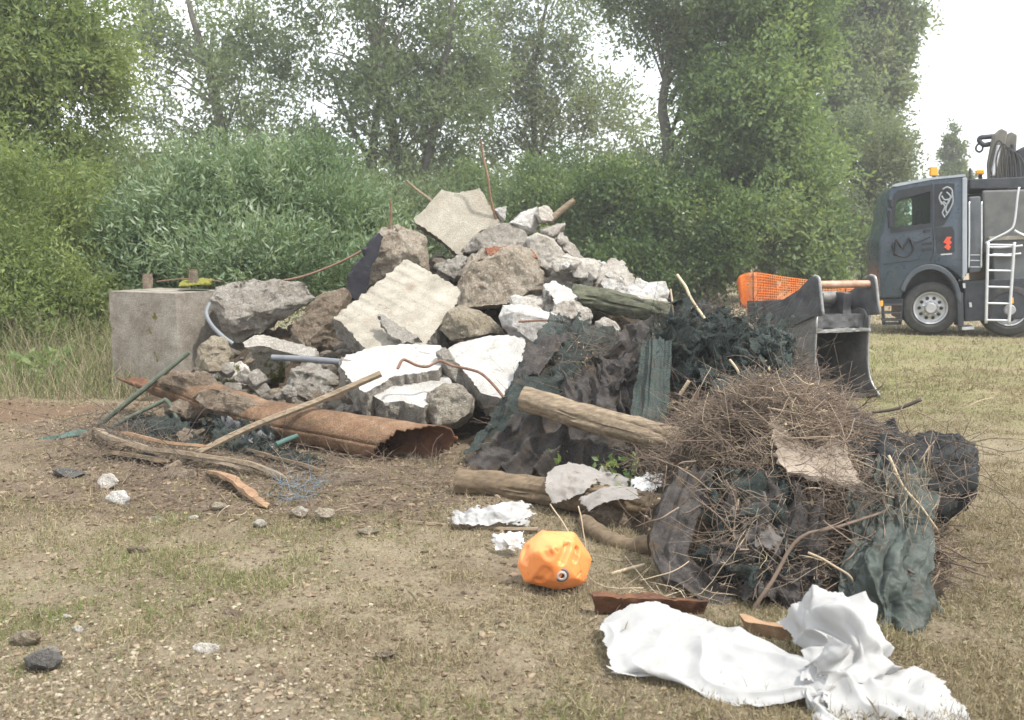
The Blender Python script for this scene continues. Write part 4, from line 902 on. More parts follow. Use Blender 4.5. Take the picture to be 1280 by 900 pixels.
P = np.array([np.array(gnd(u, v)) + [0, 0, .03] for u, v in zip(rng.uniform(1165, 1250, 90), rng.uniform(650, 760, 90))])
addtw(P, .06, .2, .001, .002, .5, .25, .4, .5)
P = np.array([np.array(gnd(u, v)) + [0, 0, .04] for u, v in zip(rng.uniform(760, 900, 260), rng.uniform(640, 760, 260))])
addtw(P, .08, .35, .0015, .003, .6, .15, .4, .5)
P = np.array([np.array(gnd(u, v)) + [0, 0, .04] for u, v in zip(rng.uniform(50, 560, 1300), rng.uniform(530, 650, 1300))])
addtw(P, .06, .28, .0014, .003, .5, .05, .2, .3)
# forked cuttings: side shoots leave a thicker stem
Q = heap_sample(300, HEAP, 47, Rz, .02, .05)
D = rng.normal(size=(len(Q), 3)) * [1, 1, .22]; Ls = rng.uniform(.22, .5, len(Q))
(V, Fs), pth = twig_arrays(Q - nrm(D) * .2, D, Ls, rng.uniform(.003, .006, len(Q)), k=6, bend=.35); parts.append((V, Fs)); tints.append(np.clip(rng.normal(.38, .16, len(Fs)), 0, 1))
for j in (1, 2, 3, 4):
    s0 = pth[:, j]; dd = pth[:, j + 1 if j < 5 else j] - pth[:, j]
    (V, Fs), p2_ = twig_arrays(s0, nrm(dd) + rng.normal(0, .55, s0.shape), Ls * rng.uniform(.25, .55, len(s0)), rng.uniform(.0014, .003, len(s0)), k=6, bend=.4); parts.append((V, Fs)); tints.append(np.clip(rng.normal(.45, .16, len(Fs)), 0, 1))
    (V, Fs), _ = twig_arrays(p2_[:, 3], rng.normal(size=s0.shape), Ls * rng.uniform(.1, .3, len(s0)), np.full(len(s0), .0012), k=6, bend=.4); parts.append((V, Fs)); tints.append(np.clip(rng.normal(.5, .16, len(Fs)), 0, 1))
# root mass and litter at the foot of the left debris
P = np.array([np.array(gnd(u, v)) + [0, 0, abs(rng.normal(0, .06))] for u, v in zip(rng.normal(150, 45, 700), rng.normal(556, 16, 700))])
addtw(P, .06, .30, .0014, .0035, .3, .1, .4, .5)
P = np.array([np.array(gnd(u, v)) + [0, 0, abs(rng.normal(0, .04))] for u, v in zip(rng.uniform(200, 560, 700), rng.normal(585, 14, 700))])
addtw(P, .06, .25, .0012, .003, .4, .08, .3, .4)
V, Fs = join(parts)
o = mesh_obj('brushwood', V, Fs, M['twig'], None, True, None, None, np.concatenate(tints))
tag(o, 'tangled brown twigs and dead stems heaped over the nets', 'brushwood', None, 'stuff')
GS = 'loose sticks among the brushwood'
def stick(pts, r0, r1, t, label=None, k=14):
    path = smooth_path(px(*pts), k); path = path + .012 * np.stack([fbm(path * 1.0, 5, 2, int(pts[0][0]) + j) for j in range(3)], 1)
    V, Fs = tubes(path[None], np.linspace(r0, r1, k)[None], 6)
    o = mesh_obj('stick', V, Fs, M['twig'], None, True, None, None, np.full(len(Fs), t))
    tag(o, label or 'thin bare stick lying loose among the brushwood', 'stick', GS)
stick([(935,775,3.85),(960,735,3.85),(985,690,3.9),(1010,668,3.9),(1060,655,3.9),(1110,640,3.95)], .011, .006, .45, 'forked grey branch leaning up from the white fleece')
stick([(1010,690,3.85),(1035,700,3.82),(1060,715,3.8),(1068,728,3.8)], .006, .005, .85)
stick([(1112,570,4.1),(1130,610,4.05),(1150,635,4.0),(1170,662,4.0)], .006, .004, .95, 'long straw-coloured stem crossing the tarpaulin top')
stick([(845,342,7.4),(858,362,7.3),(872,385,7.2),(886,408,7.1)], .012, .014, .95, 'pale dry stalk sticking up above the green net clump')
stick([(838,362,7.4),(842,385,7.3),(848,410,7.2)], .008, .01, .85, 'short pale stalk beside the tall dry stalk')
stick([(932,402,7.3),(948,416,7.2),(966,436,7.1)], .018, .016, .75, 'stout reddish stick lying on the paler teal net')
stick([(912,450,6.5),(925,468,6.4),(938,486,6.35)], .010, .010, .9)
stick([(849,493,6.2),(854,485,6.2),(860,476,6.2)], .014, .014, .85, 'short broken peg poking out of the dark net')
stick([(1090,515,4.9),(1120,512,4.85),(1150,500,4.8)], .008, .012, .15, 'dark twig reaching out over the far grass')
stick([(695,760,4.0),(740,775,3.95),(790,790,3.9)], .004, .004, .95, 'thin straw lying between jerrycan and fleece')
stick([(740,725,4.3),(770,716,4.3),(806,706,4.3)], .010, .009, .95, 'pale peeled stick beside the orange jerrycan')
stick([(690,630,4.9),(712,665,4.7),(735,695,4.6),(760,712,4.5)], .004, .003, .9)
stick([(722,632,4.6),(727,660,4.55),(731,690,4.5)], .004, .003, .9)
for i in range(46):
    u0, v0 = rng.uniform(840, 1200), rng.uniform(480, 700); Y0 = 4.75 - (v0 - 480) / 220 * .85 + rng.uniform(-.1, .05)
    a = rng.uniform(0, 6.28); L = rng.uniform(25, 80)
    u1, v1 = u0 + L * math.cos(a), v0 + L * .7 * math.sin(a)
    stick([(u0, v0, Y0), ((u0 + u1) / 2 + rng.uniform(-8, 8), (v0 + v1) / 2 + rng.uniform(-8, 8), Y0 - .08), (u1, v1, Y0 - .03 + rng.uniform(-.1, .1))], rng.uniform(.002, .0045), .0018, float(np.clip(rng.normal(.6, .2), 0, 1)))

# ------------------------------------------------------------------ white fleece on the grass
P1 = [[zz(752,774,.03), zz(800,757,.06), zz(868,766,.07), zz(930,788,.08), zz(1000,822,.10)], [zz(747,800,.03), zz(800,795,.05), zz(870,803,.06), zz(940,818,.08), zz(1034,836,.12)],
      [zz(752,830,.02), zz(805,833,.04), zz(870,843,.05), zz(940,853,.06), zz(1040,850,.10)], [zz(762,842,.01), zz(840,851,.02), zz(890,874,.02), zz(950,884,.02), zz(1036,868,.06)]]
P2 = [[zz(964,772,.12), zz(1000,748,.22), zz(1048,728,.30), zz(1078,748,.24)], [zz(990,800,.10), zz(1025,778,.20), zz(1062,766,.27), zz(1092,784,.18)], [zz(1012,828,.09), zz(1045,814,.16), zz(1080,806,.20), zz(1106,822,.12)], [zz(1004,862,.07), zz(1045,862,.08), zz(1085,858,.08), zz(1122,854,.05)]]
P3 = [[zz(1004,842,.10), zz(1060,834,.12), zz(1112,832,.10), zz(1166,838,.08)], [zz(1024,868,.08), zz(1080,864,.10), zz(1128,864,.09), zz(1196,872,.06)], [zz(1034,898,.05), zz(1100,896,.06), zz(1155,900,.06), zz(1226,908,.05)]]
P4 = [[zz(1004,852,.08), zz(1022,852,.09), zz(1044,855,.07)], [zz(1004,876,.05), zz(1022,878,.06), zz(1044,880,.04)], [zz(1022,906,.02), zz(1045,910,.03), zz(1070,905,.02)]]
P5 = [[zz(1012,836,.10), zz(1030,812,.20), zz(1042,794,.26)], [zz(1020,842,.11), zz(1042,822,.20), zz(1056,800,.27)], [zz(1030,848,.11), zz(1056,830,.18), zz(1068,806,.25)]]
kw = dict(world=True, fold=.027, crump=.009, cf=6)
V, Fs = join([patch_arrays(P1, 240, 140, ff=(6, 4.5), rag=.06, seed=501, **kw), patch_arrays(P2, 80, 80, ff=(5, 4), rag=.03, seed=502, **{**kw, 'fold': .055, 'crump': .014}), patch_arrays(P3, 90, 60, ff=(5, 3), rag=.055, seed=503, **kw),
              patch_arrays(P4, 50, 60, ff=(3, 3), rag=.06, seed=504, **kw), patch_arrays(P5, 40, 40, ff=(3, 2), rag=.04, seed=505, **kw)])
tag(mesh_obj('white_fleece', V, Fs, M['white_cloth'], None, True), 'large torn white fleece sheet spread on the grass in front', 'fleece')

# ------------------------------------------------------------------ orange jerrycan
def jerrycan():
    m, nt, b = newmat('orange_plastic'); 
    nt.links.new(ramp(nt, noise(nt, 7, 5, .6), [(.3, (.74,.23,.06)), (.7, (.82,.30,.10))]).outputs['Color'], b.inputs['Base Color'])
    oc = b.inputs['Base Color'].links[0].from_socket
    nt.links.new(mixc(nt, sharpmask(nt, noise(nt, 16, 6, .75), .57, .72), oc, (.42,.19,.075)), b.inputs['Base Color'])
    b.inputs['Roughness'].default_value = .42; b.inputs['Subsurface Weight'].default_value = .15; b.inputs['Subsurface Radius'].default_value = (.02, .008, .003)
    bump(nt, b, noise(nt, 60, 3, .6), .08, .004)
    Y = gY(697, 738) + .03
    outl = [(646,706),(650,690),(656,679),(675,663),(700,662),(718,664),(730,680),(741,698),(737,714),(733,728),(716,735),(697,738),(675,734),(655,728)]
    P = [at(u, v, Y + .10 * ((738 - v) / 76 - .3)) for u, v in outl]
    P += [at(*q) for q in ((668,690,Y-.10), (672,722,Y-.09), (692,684,Y-.13), (695,727,Y-.10), (690,706,Y-.135), (716,676,Y-.03), (722,722,Y-.06), (731,700,Y-.02))]
    P += [at(u, v, Y + .16) for u, v in ((660,690),(680,672),(715,672),(730,700),(722,722),(690,728),(664,720))]
    bm = bmesh.new()
    for p in P: bm.verts.new(p)
    bmesh.ops.convex_hull(bm, input=bm.verts[:])
    bmesh.ops.delete(bm, geom=[v for v in bm.verts if not v.link_faces], context='VERTS')
    bmesh.ops.dissolve_limit(bm, angle_limit=R(8), verts=bm.verts[:], edges=bm.edges[:])
    bmesh.ops.bevel(bm, geom=bm.edges[:], offset=.011, segments=2, profile=.6, affect='EDGES')
    tm = bpy.data.meshes.new('t'); bm.to_mesh(tm); bm.free(); to = bpy.data.objects.new('t', tm); COL.objects.link(to)
    rm = to.modifiers.new('r', 'REMESH'); rm.mode = 'VOXEL'; rm.voxel_size = .0045
    bpy.context.view_layer.update(); em = to.evaluated_get(bpy.context.evaluated_depsgraph_get()).to_mesh()
    bm = bmesh.new(); bm.from_mesh(em); bpy.data.objects.remove(to); bpy.data.meshes.remove(tm)
    for _ in range(3): bmesh.ops.smooth_vert(bm, verts=bm.verts[:], factor=.5, use_axis_x=True, use_axis_y=True, use_axis_z=True)
    bmesh.ops.triangulate(bm, faces=bm.faces[:])
    V, Nn, Fs = bm_arrays(bm); bm.free()
    def surf(u, v):
        d = ray(u, v); d = d / np.linalg.norm(d); o_ = V - np.array([0, 0, CAMZ]); t = o_ @ d
        off = np.linalg.norm(o_ - t[:, None] * d, axis=1); c_ = np.where(off < .01)[0]
        return V[c_[t[c_].argmin()]] if len(c_) else V[off.argmin()]
    def capsule(a, b_, rad, dep):
        nonlocal V
        a, b_ = np.array(a), np.array(b_); d = b_ - a
        t = np.clip(((V - a) @ d) / (d @ d), 0, 1); ds = np.linalg.norm(V - (a + t[:, None] * d), axis=1)
        k = np.clip((rad - ds) / (rad * .7), 0, 1); k = k * k * (3 - 2 * k)
        V = V - Nn * (dep * k)[:, None]
    S = lambda u, v: at(u, v, Y - .10 + .0016 * max(0, u - 690))
    capsule(surf(712, 681), surf(705, 702), .030, .026); capsule(surf(724, 687), surf(721, 701), .022, .020)
    capsule(surf(654,686), surf(653,699), .038, .012); capsule(surf(680,686), surf(683,694), .036, .009); capsule(surf(672,728), surf(680,716), .036, .012)
    capsule(surf(694,683), surf(699,690), .008, .004); capsule(surf(724,722), surf(728,716), .008, .004)
    # moulded seam round the can
    sq = (V - V.mean(0)) @ nrm(np.array([.55, .8, .1])); V = V + Nn * (.0035 * np.exp(-((sq - .012) / .0035) ** 2))[:, None]
    r = thing('jerrycan', 'orange plastic jerrycan lying on its side in the grass', 'jerrycan', gnd(695, 738))
    mesh_obj('body', V, Fs, m, r, True, 60)
    # spout: axis towards the camera
    c = surf(703, 721); ax = nrm(np.array([.02, -.85, -.12])); c = c - ax * .012
    e1 = nrm(np.cross(ax, [0, 0, 1])); e2 = np.cross(e1, ax)
    def lathe(prof, name, mm):
        s = 32; th = np.linspace(0, 2 * np.pi, s, endpoint=False)
        V = np.array([c + ax * h + rr * (e1 * math.cos(t) + e2 * math.sin(t)) for rr, h in prof for t in th])
        idx = np.arange(len(prof) * s).reshape(-1, s)
        Fq = np.stack([idx[:-1], np.roll(idx[:-1], -1, 1), np.roll(idx[1:], -1, 1), idx[1:]], -1).reshape(-1, 4)
        mesh_obj(name, V, Fq, mm, r, True, 40)
    lathe([(.036, -.01), (.036, .012), (.033, .016), (.026, .016), (.024, .010)], 'spout_collar', simple('grey_black_plastic', (.08,.07,.07), (.16,.14,.14), 9, .5, 60, .1))
    lathe([(.024, .006), (.024, .020), (.021, .022), (.015, .022), (.014, .016)], 'spout_rim', simple('pale_plastic', (.42,.38,.35), (.5,.46,.42), 9, .5, 60, .1))
    lathe([(.015, .010), (.012, .012), (.006, .011), (.0005, .011)], 'spout_bore', simple('dark_red_bore', (.08,.02,.015), (.12,.03,.02), 9, .6, 60, .1))
jerrycan()

# ------------------------------------------------------------------ stones lying on the soil
GT = 'stones lying on the ground'
def gs(label, u, v, w_, h_, mk, seed, cat='stone', lift=0):
    Y = gY(u, v + h_ / 2) - .25 * w_ * gY(u, v) / F
    rr = random.Random(seed); n = 9
    outl = [(u + w_ / 2 * math.cos(a) * rr.uniform(.8, 1.1), v + h_ / 2 * math.sin(a) * rr.uniform(.85, 1.1)) for a in [2 * math.pi * i / n + rr.uniform(-.2, .2) for i in range(n)]]
    chunk(outl, Y, max(.05, w_ * Y / F * .7), M[mk], 'ground_stone', label, cat, GT, seed=seed, target=max(.008, w_ * Y / F / 9))
gs('bright white stone lying on the soil, larger of the white pair', 149, 624, 32, 24, 'white', 3)
gs('pale grey-white stone just behind the bright white stone', 134, 603, 32, 22, 'pale', 4)
gs('flat dark slate-like stone on the soil', 86, 592, 44, 16, 'dark', 5)
gs('white and grey stone alone on the grass near the gravel', 256, 811, 40, 18, 'pale', 6)
gs('pinkish flat stone at the edge of the gravel', 32, 798, 42, 22, 'tan', 7)
gs('dark grey knobbly stone among the gravel', 56, 826, 50, 30, 'dark', 8)
gs('smaller grey stone touching the knobbly one', 64, 815, 26, 18, 'slabgrey', 9)
gs('small bluish white stone on the soil', 242, 648, 15, 8, 'white', 10)
gs('tan stone below the orange bark strip', 274, 633, 22, 12, 'tan', 11)
gs('tan angular stone near the blue twine', 406, 642, 28, 18, 'tan', 12)
gs('brown stone beside the blue twine', 376, 640, 24, 14, 'aggregate', 13)
gs('flat pink-tan stone out on the grass', 460, 664, 32, 10, 'tan', 14)
gs('small pale stone near the flat pink-tan stone', 325, 654, 18, 12, 'pale', 15)
gs('grey stone half sunk between the pale stones', 196, 650, 22, 10, 'edge', 16)
gs('cream pebble beside the gravel patch', 98, 787, 18, 10, 'pale', 17)
gs('whitish pebble above the gravel patch', 84, 772, 16, 9, 'pale', 18)
gs('dark clod of soil in the grass', 480, 818, 30, 10, 'brown', 19, 'soil clod')
gs('brown clod in the middle of the grass', 290, 768, 36, 14, 'brown', 20, 'soil clod')
gs('rough brown clod on the open soil', 172, 688, 30, 10, 'brown', 21, 'soil clod')
gs('small white stone under the sticks of the splintered plank', 420, 598, 14, 8, 'pale', 22)

def litter(n, us, vs_, ls):
    P = np.array([gnd(a, c) for a, c in zip(rng.uniform(*us, n), rng.uniform(*vs_, n))]); P[:, 2] = gz(P[:, 0], P[:, 1]) + .006
    D = rng.normal(size=(n, 3)) * [1, 1, .18]; return leaf_arrays(P, D, ls * rng.uniform(.5, 1.4, n), .22)
x, y = rng.uniform(.0, 2.5, 9000), rng.uniform(4.0, 8.4, 9000); z = mound_h(x, y, HEAP, .09, 47); k = z > .0
Pm = np.stack([x, y, z + np.abs(rng.normal(0, .09, len(x)))], 1)[k]
V, Fs = join([litter(9000, (-80, 1360), (500, 960), .022), litter(3500, (60, 620), (520, 660), .03), leaf_arrays(Pm, rng.normal(size=Pm.shape), .028 * rng.uniform(.4, 1.4, len(Pm)), .25)])
lm_ = leafmat('dead_leaf', [(0,(.06,.042,.03)), (.5,(.16,.11,.07)), (.8,(.27,.20,.12)), (1,(.38,.32,.2))], .15, .8)
tag(mesh_obj('leaf_litter', V, Fs, lm_, None, False, None, None, rng.random(len(Fs))), 'small dead leaves and bark flakes scattered about', 'leaf litter', None, 'stuff')
# gravel and crumbs, grass
def ico1():
    b_ = bmesh.new(); bmesh.ops.create_icosphere(b_, subdivisions=1, radius=1); v = np.array([q.co[:] for q in b_.verts]); f = np.array([[q.index for q in p_.verts] for p_ in b_.faces]); b_.free(); return v, f
bv, bf = ico1()
def pebbles(n, u, v, s0, s1, dens=None):
    P = np.array([gnd(a, c) for a, c in zip(rng.uniform(*u, n), rng.uniform(*v, n))])
    s = s0 + (s1 - s0) * rng.random(n) ** 4
    if dens is not None: k = dens(P); P, s = P[k], s[k]
    n = len(P)
    P[:, 2] = gz(P[:, 0], P[:, 1]) + s * .15
    D = nrm(rng.normal(size=(n, 3)))
    sc_ = np.stack([s, s * rng.uniform(.6, 1, n), s * rng.uniform(.4, .8, n)], 1)
    V = bv[None] * sc_[:, None] * (1 + .3 * rng.normal(size=(n, len(bv), 1)))
    th = rng.uniform(0, 6.28, n); c, q = np.cos(th), np.sin(th)
    x = V[..., 0] * c[:, None] - V[..., 1] * q[:, None]; y = V[..., 0] * q[:, None] + V[..., 1] * c[:, None]
    V = np.stack([x, y, V[..., 2]], -1) + P[:, None]
    return V.reshape(-1, 3), (bf[None] + (np.arange(n) * len(bv))[:, None, None]).reshape(-1, 3)
gm = leafmat('gravel_stone', [(0,(.18,.145,.10)), (.6,(.30,.255,.185)), (1,(.38,.335,.26))], 0, .95)
def indens(P): return rng.random(len(P)) < np.exp(-((P[:, 0] + 1.5) / 1.0) ** 2 - ((P[:, 1] - 2.7) / .9) ** 2) * 1.0
a1 = pebbles(9000, (-60, 480), (740, 960), .003, .013, indens); a2 = pebbles(350, (-40, 640), (500, 900), .003, .013); a3 = pebbles(200, (500, 1280), (560, 900), .003, .009)
V, Fs = join([a1, a2, a3])
tag(mesh_obj('gravel', V, Fs, gm, None, False, None, None, np.repeat(rng.random(len(Fs) // len(bf)), len(bf))), 'loose pale gravel and crumbs scattered on the soil', 'gravel', None, 'stuff')

c1 = pebbles(4500, (-60, 700), (500, 900), .004, .02); c2 = pebbles(3500, (-60, 640), (490, 640), .005, .03)
V, Fs = join([c1, c2])
cm_ = leafmat('soil_crumb', [(0,(.075,.055,.038)), (.6,(.17,.125,.085)), (1,(.26,.20,.14))], 0, .95)
tag(mesh_obj('soil_crumbs', V, Fs, cm_, None, False, None, None, np.repeat(rng.random(len(Fs) // len(bf)), len(bf))), 'small clods and crumbs of brown soil', 'soil', None, 'stuff')
def blades(n, y0, y1, hmin, hmax, w0, flatp, xs, keepf=None):
    Y = np.exp(rng.uniform(np.log(y0), np.log(y1), n)); X = rng.uniform(xs[0], xs[1], n) * (Y * .82 + 1.4)
    P = np.stack([X, Y, 0 * X], 1)
    pm = fbm(P, .55, 4, 41)
    if keepf is not None: k = keepf(P, pm); P, pm = P[k], pm[k]
    n = len(P); P[:, 2] = gz(P[:, 0], P[:, 1]) - .004
    tu = fbm(P, 4.5, 3, 77); h = rng.uniform(hmin, hmax, n) * np.clip(.85 + .2 * pm + .55 * tu, .4, 1.9); az = rng.uniform(0, 6.28, n)
    fl = rng.random(n) < flatp; lean = np.where(fl, rng.uniform(1.2, 1.5, n), rng.uniform(.1, .9, n))
    D = np.stack([np.cos(az) * np.sin(lean), np.sin(az) * np.sin(lean), np.cos(lean)], 1)
    S = nrm(np.cross(D, rng.normal(size=(n, 3)))); wd = (w0 * np.maximum(1, P[:, 1] / 5))[:, None]
    tip = P + D * h[:, None]; mid = P + D * (h * .55)[:, None] + np.array([0, 0, 1]) * (.12 * h)[:, None]
    V = np.stack([P - S * wd, P + S * wd, mid + S * wd * .7, tip, mid - S * wd * .7], 1).reshape(-1, 3)
    Fs = np.arange(n * 5).reshape(n, 5)
    green = (fbm(P, .8, 3, 52) + rng.normal(0, .5, n)) > .72
    t = np.where(fl, rng.uniform(.05, .62, n), np.where(green, rng.uniform(.66, .95, n), np.clip(rng.normal(.36, .17, n), .03, .62)))
    return V, Fs, t
def kn(P, pm):
    d = ((P[:, 0] + 1.6) / 4.0) ** 2 + ((P[:, 1] - 7.9) / 2.9) ** 2
    prob = np.clip(.85 + .25 * pm + .5 * fbm(P, 4.5, 3, 77), .3, 1) * np.where(d < .8, .3, 1)
    prob *= 1 - .85 * np.exp(-((P[:, 0] + 1.5) / .9) ** 2 - ((P[:, 1] - 2.7) / .75) ** 2)
    prob *= 1 - .8 * np.exp(-((P[:, 0] + 5.3) / 1.4) ** 2 - ((P[:, 1] - 8.7) / .6) ** 2)
    return rng.random(len(P)) < prob
b1 = blades(720000, 2.3, 12, .018, .05, .0016, .55, (-1, 1), kn); b2 = blades(160000, 10, 45, .03, .08, .002, .3, (-1, 1)); b3 = blades(6000, 2.3, 9, .05, .13, .0012, .35, (-1, 1), kn)
V, Fs = join([b1[:2], b2[:2], b3[:2]])
tag(mesh_obj('grass', V, Fs, M['straw'], None, False, None, (0,0,0), np.concatenate([b1[2], b2[2], b3[2]])), 'short dry straw-coloured grass with green tufts', 'grass', None, 'stuff')
# ------------------------------------------------------------------ digging bucket
def bucket():
    steel = simple('worn_grey_steel', (.11,.11,.108), (.26,.25,.235), 5, .62, 40, .35, .25, None, .4, 7)
    dark = simple('dark_bucket_paint', (.05,.05,.055), (.14,.14,.145), 5, .6, 40, .3, .2)
    edge = simple('bare_steel_edge', (.20,.20,.195), (.36,.36,.345), 9, .4, 60, .2, .5)
    inner = simple('shaded_bucket_inside', (.028,.025,.021), (.06,.052,.042), 6, .9, 40, .5)  # near-black colour paints in the shadow inside the bucket
    pinm = simple('rusty_pin', (.32,.17,.11), (.5,.33,.25), 8, .55, 60, .2, .3)
    Yf = 9.7
    O = at(1018, 412, Yf); O[2] = 0
    a = R(19); rt = np.array([math.cos(a), math.sin(a), 0]); bk = np.array([-math.sin(a), math.cos(a), 0])
    Wd = .74
    def L(x, f, z): return O + rt * x + bk * f + np.array([0, 0, z])
    root = thing('digging_bucket', 'grey steel digging bucket standing upright behind the brushwood', 'excavator bucket', O)
    sol = []
    def plate(poly, x, t, name, mm, par=root):
        n = len(poly); V = [L(x, f, z) for f, z in poly] + [L(x + t, f, z) for f, z in poly]
        Fs = [list(range(n))[::-1], list(range(n, 2 * n))] + [[i, (i + 1) % n, n + (i + 1) % n, n + i] for i in range(n)]
        o = mesh_obj(name, np.array(V), Fs, mm, par, False)
        bv_ = o.modifiers.new('bevel', 'BEVEL'); bv_.width = .006; bv_.segments = 2
        return o
    zt = at(1018, 414, Yf)[2]           # lip height
    side = [(0, zt + .14), (-.0, zt), (.0, zt * .6), (-.06, zt * .25), (-.22, .02), (-.10, -.02), (.35, -.01), (.75, .10), (.98, .35), (1.0, .62), (.80, zt + .06), (.45, zt + .14), (.16, zt + .24), (.06, zt + .22)]
    side = [(f, z) for f, z in side]
    for x, t in ((0, .03), (Wd - .03, .03)):
        o = plate(side, x, t, 'side_plate', steel)
    # pale worn front edges
    for x in (-.004, Wd - .034):
        pth = [(-.012, zt + .16), (-.012, zt * .6), (-.075, zt * .25), (-.235, .02)]
        q = smooth_path([L(x + .019, f, z) for f, z in pth], 16); V, Fs = tubes(q[None], np.full((1, 16), .014), 8)
        mesh_obj('wear_edge', V, Fs, edge, root)
    # curved shell
    prof = [(-.20, .03), (.35, .02), (.73, .13), (.95, .37), (.97, .6), (.78, zt + .02), (.40, zt + .06), (.02, zt)]
    pr = smooth_path([(f, z, 0) for f, z in prof], 30)
    V = np.array([[L(.03, f, z), L(Wd - .03, f, z)] for f, z, _ in pr]).reshape(-1, 3)
    Fq = np.array([[2 * i, 2 * i + 1, 2 * i + 3, 2 * i + 2] for i in range(29)])
    sh = mesh_obj('shell', V, Fq, inner, root); s_ = sh.modifiers.new('wall', 'SOLIDIFY'); s_.thickness = .025; s_.offset = 0
    def bar(x0, x1, f0, f1, z0, z1, name, mm, par=root):
        V, Fs = hull_arrays([L(x, f, z) for x in (x0, x1) for f in (f0, f1) for z in (z0, z1)], .08, .004, 1, 3)
        return mesh_obj(name, V, Fs, mm, par, True, 35)
    bar(-.0, Wd, -.03, .10, zt - .02, zt + .02, 'top_lip', edge)
    bar(.04, Wd - .04, .04, .30, zt + .025, zt + .17, 'torsion_box', dark)
    # ears
    zp = at(1010, 356, Yf)[2]
    ear = [(-.05, zp + .05), (-.02, zp + .085), (.04, zp + .09), (.10, zp + .06), (.26, zp - .06), (.55, zp - .19), (1.0, zp - .22), (1.26, zp - .24), (1.24, zp - .42), (.9, zp - .6), (.3, zt + .05), (.0, zt + .16), (-.14, zp - .33), (-.09, zp - .12)]
    for x in (-.03, Wd - .02):
        plate(ear, x, .045, 'ear', dark)
        pth = [(.03, zp + .095), (-.03, zp + .085), (-.065, zp + .04), (-.10, zp - .12), (-.15, zp - .33)]
        q = smooth_path([L(x + .022, f, z) for f, z in pth], 16); V, Fs = tubes(q[None], np.full((1, 16), .018), 8)
        mesh_obj('wear_edge', V, Fs, edge, root)
    V, Fs = tubes(smooth_path([L(-.02, .02, zp), L(Wd + .02, .02, zp)], 8)[None], np.full((1, 8), .042), 16)
    mesh_obj('hinge_pin', V, Fs, pinm, root, True, 40)
    V, Fs = tubes(smooth_path([L(.20, .30, zp - .16), L(.50, .30, zp - .16)], 8)[None], np.full((1, 8), .075), 18)
    mesh_obj('coupler_tube', V, Fs, steel, root, True, 40)
    V, Fs = tubes(smooth_path([L(.02, .32, zp - .24), L(Wd - .02, .32, zp - .24)], 8)[None], np.full((1, 8), .04), 12)
    mesh_obj('link_pin', V, Fs, dark, root, True, 40)
    bar(.47, .58, .12, .45, zt + .1, zp - .1, 'link_lug', dark); bar(.14, .20, .12, .45, zt + .1, zp - .1, 'link_lug', dark)
bucket()

# ------------------------------------------------------------------ orange barrier mesh
def barrier():
    om, nt, b = newmat('orange_barrier_plastic'); b.inputs['Base Color'].default_value = (.95, .26, .03, 1); b.inputs['Roughness'].default_value = .5
    nt.links.new(ramp(nt, noise(nt, 3, 4, .6), [(.3, (.85,.19,.02)), (.7, (.95,.28,.04))]).outputs['Color'], b.inputs['Base Color'])
    Y = 25.5; ys = [26.4, 25.6, 25.2, 25.4, 26.0, 26.6]; us = [921, 926, 945, 985, 1040, 1118]
    top = smooth_path([at(u, v, y) for u, v, y in zip(us, (352, 344, 341, 347, 353, 356), ys)], 60)
    bot = smooth_path([np.array([p[0], p[1], .03]) for p in [at(u, 370, y) for u, y in zip((927, 930, 946, 985, 1040, 1118), ys)]], 60)
    r = thing('barrier_mesh', 'bright orange plastic barrier mesh standing behind the bucket', 'barrier mesh', bot[25])
    parts = []
    nr = 13
    rows = np.array([top + (bot - top) * k / nr for k in range(nr + 1)])
    rows += (.06 * fbm(rows.reshape(-1, 3), 2, 3, 3)).reshape(nr + 1, 60)[..., None] * np.array([0, 1, 0])
    parts.append(tubes(rows, np.full((nr + 1, 60), .009), 4))
    cols = rows.transpose(1, 0, 2)
    up2 = np.array([smooth_path(np.stack([cols[i], cols[i + 1]], 0).reshape(2, -1), 4)[:3].reshape(3, nr + 1, 3) for i in range(59)]).reshape(-1, nr + 1, 3)
    parts.append(tubes(up2[::2], np.full((len(up2[::2]), nr + 1), .009), 4))
    V, Fs = join(parts); mesh_obj('mesh_panel', V, Fs, om, r, True)
    for i in (0, 22, 50):
        V, Fs = tubes(np.array([[bot[i] - [0, 0, .1], top[i] + [0, 0, .1]]]), np.full((1, 2), .015), 8)
        mesh_obj('stake', V, Fs, M['rustdark'], r)
barrier()

